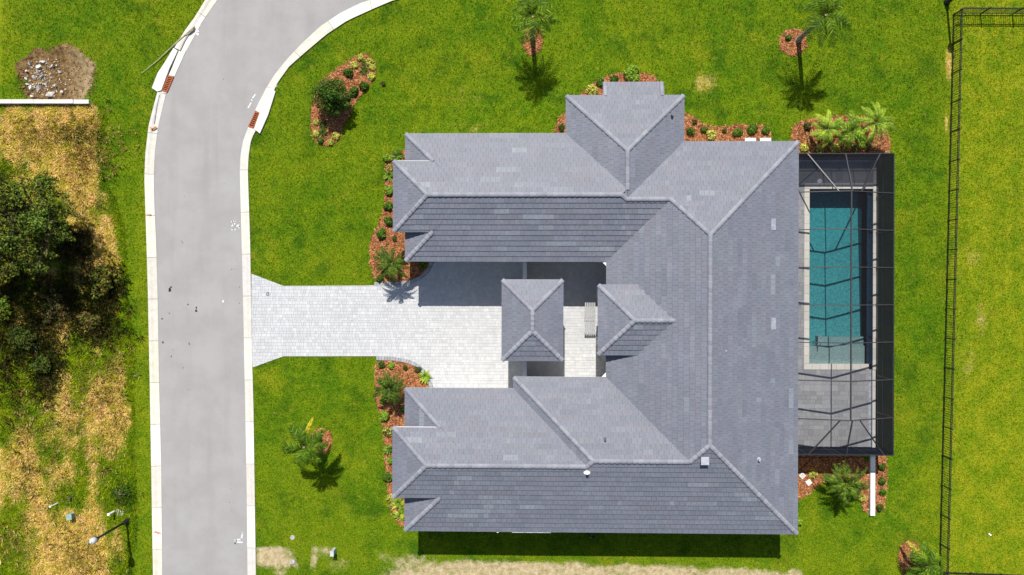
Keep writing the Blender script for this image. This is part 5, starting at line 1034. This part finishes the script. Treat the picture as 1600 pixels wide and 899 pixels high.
tree('small round dark green tree in the island mulch bed by the road', 526, 158.5, 2.8, cr, 7500, .07, DG + DG[1:2] + MG[:1], 21, .09, dense=True)
cr = []
for k in range(85):
    a = rnd.uniform(0, 6.28); r = 3.75 * math.sqrt(rnd.random()); cr.append((r * math.cos(a) - .4, r * math.sin(a) * 1.0, 4.2 + 1.2 * (1 - r / 4.3) + rnd.uniform(-1.2, 1.0), rnd.uniform(.3, .85), rnd.uniform(.25, .6)))
OK = [(.045, .072, .010), (.07, .105, .012), (.10, .14, .016), (.025, .042, .007), (.16, .185, .02)]
tree('large spreading dark oak in the rough lot west of the road', 84, 356, 6.5, cr, 20000, .085, OK, 22, .28, 'oak_tree', bark_up=.75)
def bush(label, x, y, R_, H, n, cols, seed, ls=.09, name='wild_bush'):
    rn = random.Random(seed); cr = [(R_ * .6 * math.sqrt(rn.random()) * math.cos(a), R_ * .6 * math.sqrt(rn.random()) * math.sin(a), H * rn.uniform(.35, .75), R_ * rn.uniform(.3, .55), H * rn.uniform(.2, .35)) for a in [rn.uniform(0, 6.3) for _ in range(7)]]
    tree(label, x, y, H, cr, n, ls, cols, seed, .05, name)['category'] = 'bush'
RB = [(.11, .06, .025), (.14, .08, .03), (.08, .07, .02), (.06, .08, .02)]
bush('wild green bush in the rough lot nearest the road', 163, 441, 1.25, 1.7, 1700, OK + RB[:1], 31); bush('small dark bush at the upper right rim of the oak', 105, 360, .75, 1.6, 900, OK[:2] + DG, 32); bush('brown withered brush in the oak shade', 93, 482, 1.3, .9, 1500, RB + OK[:1], 33)
bush('dark weedy bush below the oak beside the white scrap', 42, 525, 1.1, 1.2, 1500, OK[:2] + OK[3:4], 34); bush('narrow dark bush of weeds low in the rough lot', 73, 568, .75, 1.1, 1300, OK[:2] + OK[3:4], 35); bush('ragged brown and green bush between oak and road strip', 140, 500, 1.0, .8, 1200, RB + OK, 36)
bush('yellow-green brush on the left edge below the oak', 10, 480, 1.1, 1.3, 1300, OK[2:] + LG[2:], 37); bush('low patch of leafy weeds behind the white pipe stub', 192, 770, .9, .45, 900, MG + DG[2:], 38, .07, 'weed_clump'); bush('low green weed clump above the green utility box', 113, 778, .65, .35, 500, MG + LG[2:], 39, .07, 'weed_clump')

# ------------------------------------------------------------------ grass blades
def not_lawn(px, py):
    r = inside(px, py, ROAD) | inside(px, py, DRIVE)
    for b in BEDS.values(): r |= inside(px, py, smooth_poly(b))
    r |= (px > 640) & (px < 960) & (py > 400) & (py < 620)
    r |= (px > 648) & (px < 1240) & (py > 222) & (py < 800); r |= (px > 1236) & (px < 1370) & (py > 249) & (py < 700); r |= (px > 905) & (px < 1050) & (py > 160) & (py < 240); r |= (px < 140) & (py > 155) & (py < 163)
    r |= (px > 1356) & (px < 1367) & (py > 690) & (py < 806)
    return r
def blades(name, n, xr_, yr_, hgt, wid, lean, keep, seed):
    g = np.random.default_rng(seed); X = g.uniform(*xr_, n); Y = g.uniform(*yr_, n); px, py = photo_px(X, Y); mk, lot = masks(X, Y); k = ~not_lawn(px + g.normal(0, 1.3, n), py + g.normal(0, 1.3, n)) & keep(px, py, mk, lot, g); X, Y, mk, lot = X[k], Y[k], mk[k], lot[k]; n = len(X)
    Zg = lot_relief(X, Y, lot); h = hgt * g.uniform(.5, 1.4, n) * (1 + lot * 1.0); w = wid * g.uniform(.6, 1.4, n) * (1 + .4 * lot); nb = 3; vs, cs, ms = [], [], []; base = g.uniform(.55, 1.3, n)
    for b in range(nb):
        a = g.uniform(0, 2 * np.pi, n); ln = lean * g.uniform(.4, 1.5, n) * h; ox, oy = g.normal(0, w), g.normal(0, w); dx, dy = np.cos(a), np.sin(a)
        v = np.stack([np.stack([X + ox - dy * w, Y + oy + dx * w, Zg - .01], -1), np.stack([X + ox + dy * w, Y + oy - dx * w, Zg - .01], -1), np.stack([X + ox + dx * ln, Y + oy + dy * ln, Zg + h * g.uniform(.7, 1.1, n)], -1)], 1)
        vs.append(v); j = base * g.uniform(.75, 1.3, n); j = j * (1 + .25 * (lot > .3)); cs.append(np.repeat(np.stack([j * g.uniform(.9, 1.15, n), j, j * .9, np.ones(n)], -1)[:, None], 3, 1)); ms.append(np.repeat(mk[:, None], 3, 1))
    v = np.concatenate(vs).reshape(-1, 3).astype(np.float32); c = np.concatenate(cs).reshape(-1, 4).astype(np.float32); m4 = np.concatenate(ms).reshape(-1, 4); nv = len(v); nt = nv // 3
    me = bpy.data.meshes.new(name); me.vertices.add(nv); me.vertices.foreach_set('co', v.ravel()); me.loops.add(nv); me.loops.foreach_set('vertex_index', np.arange(nv, dtype=np.int32)); me.polygons.add(nt); me.polygons.foreach_set('loop_start', np.arange(0, nv, 3, dtype=np.int32)); me.update(calc_edges=True)
    ca = me.color_attributes.new('Col', 'FLOAT_COLOR', 'POINT'); ca.data.foreach_set('color', c.ravel()); setM(me, m4); me.materials.append(MAT['blade']); link(name, me, None, (0, 0, 0), 'stuff')
def tint(name, cols): MAT[name] = MAT[name]
blades('grass', 300000, (-38, 37), (-21.5, 21.5), .075, .017, .8, lambda px, py, mk, lot, g: (lot < .5) & (g.random(len(px)) > mk[:, 1] * 1.1), 1)
blades('dry_grass', 110000, (-38, -25), (-21.5, 15), .11, .016, 1.3, lambda px, py, mk, lot, g: lot > .2, 2)
def weeds(name, n, spots, hgt, cols, seed):
    """tall rank weeds, every blade a long thin triangle"""
    g = random.Random(seed); mb = MB()
    for x, y, rx, ry, k in spots:
        for _ in range(int(n * k)):
            qx, qy = g.gauss(x, rx), g.gauss(y, ry)
            if qx > 226 or (qy < 166 and qx < 160): continue
            p = Vector(at(qx, qy)); base = g.choice(cols); j = g.uniform(.7, 1.3); c_ = tuple(q_ * j for q_ in base); clump = g.randint(5, 9); hh = hgt * g.uniform(.5, 1.3)
            for b in range(clump):
                a = g.uniform(0, 6.283); h = hh * g.uniform(.6, 1.1); ln = h * g.uniform(.25, 1.1); w = g.uniform(.010, .022); o = p + Vector((g.gauss(0, .09), g.gauss(0, .09), -.02)); dx, dy = math.cos(a), math.sin(a)
                mb.poly([o + Vector((-dy * w, dx * w, 0)), o + Vector((dy * w, -dx * w, 0)), o + Vector((dx * ln * .5 + dy * w * .8, dy * ln * .5 - dx * w * .8, h * .75)), o + Vector((dx * ln, dy * ln, h))], c_)
    link(name, mb.mesh(name, MAT['leaf']), None, (0, 0, 0), 'stuff')
weeds('tall_weeds', 800, [(60, 520, 22, 28, 1.), (110, 470, 30, 24, 1.), (165, 450, 14, 20, .8), (75, 580, 12, 22, .7), (150, 510, 22, 18, .7), (15, 540, 12, 60, .6), (30, 450, 24, 24, .6), (120, 385, 14, 14, .4)], .5, [(.035, .05, .010), (.055, .075, .012), (.09, .055, .02), (.12, .07, .025), (.07, .06, .018), (.045, .085, .014)], 71)
weeds('straw', 300, [(130, 260, 18, 50, 1.), (120, 215, 40, 22, .8), (60, 210, 40, 14, .6), (100, 700, 30, 60, 1.), (120, 860, 30, 30, 1.), (175, 640, 12, 50, .7), (40, 700, 12, 60, .8), (150, 600, 30, 30, .6), (20, 850, 20, 30, .5)], .42, [(.50, .38, .12), (.44, .32, .10), (.38, .26, .08), (.52, .40, .16), (.28, .25, .03)], 72)
weeds('green_weeds', 260, [(190, 775, 12, 14, 1.), (112, 774, 10, 10, .5), (20, 265, 22, 9, .8), (125, 215, 20, 8, .5), (90, 740, 60, 60, .6), (60, 630, 40, 40, .5), (190, 860, 10, 30, .5)], .3, [(.06, .13, .01), (.09, .17, .012), (.14, .19, .014)], 73)
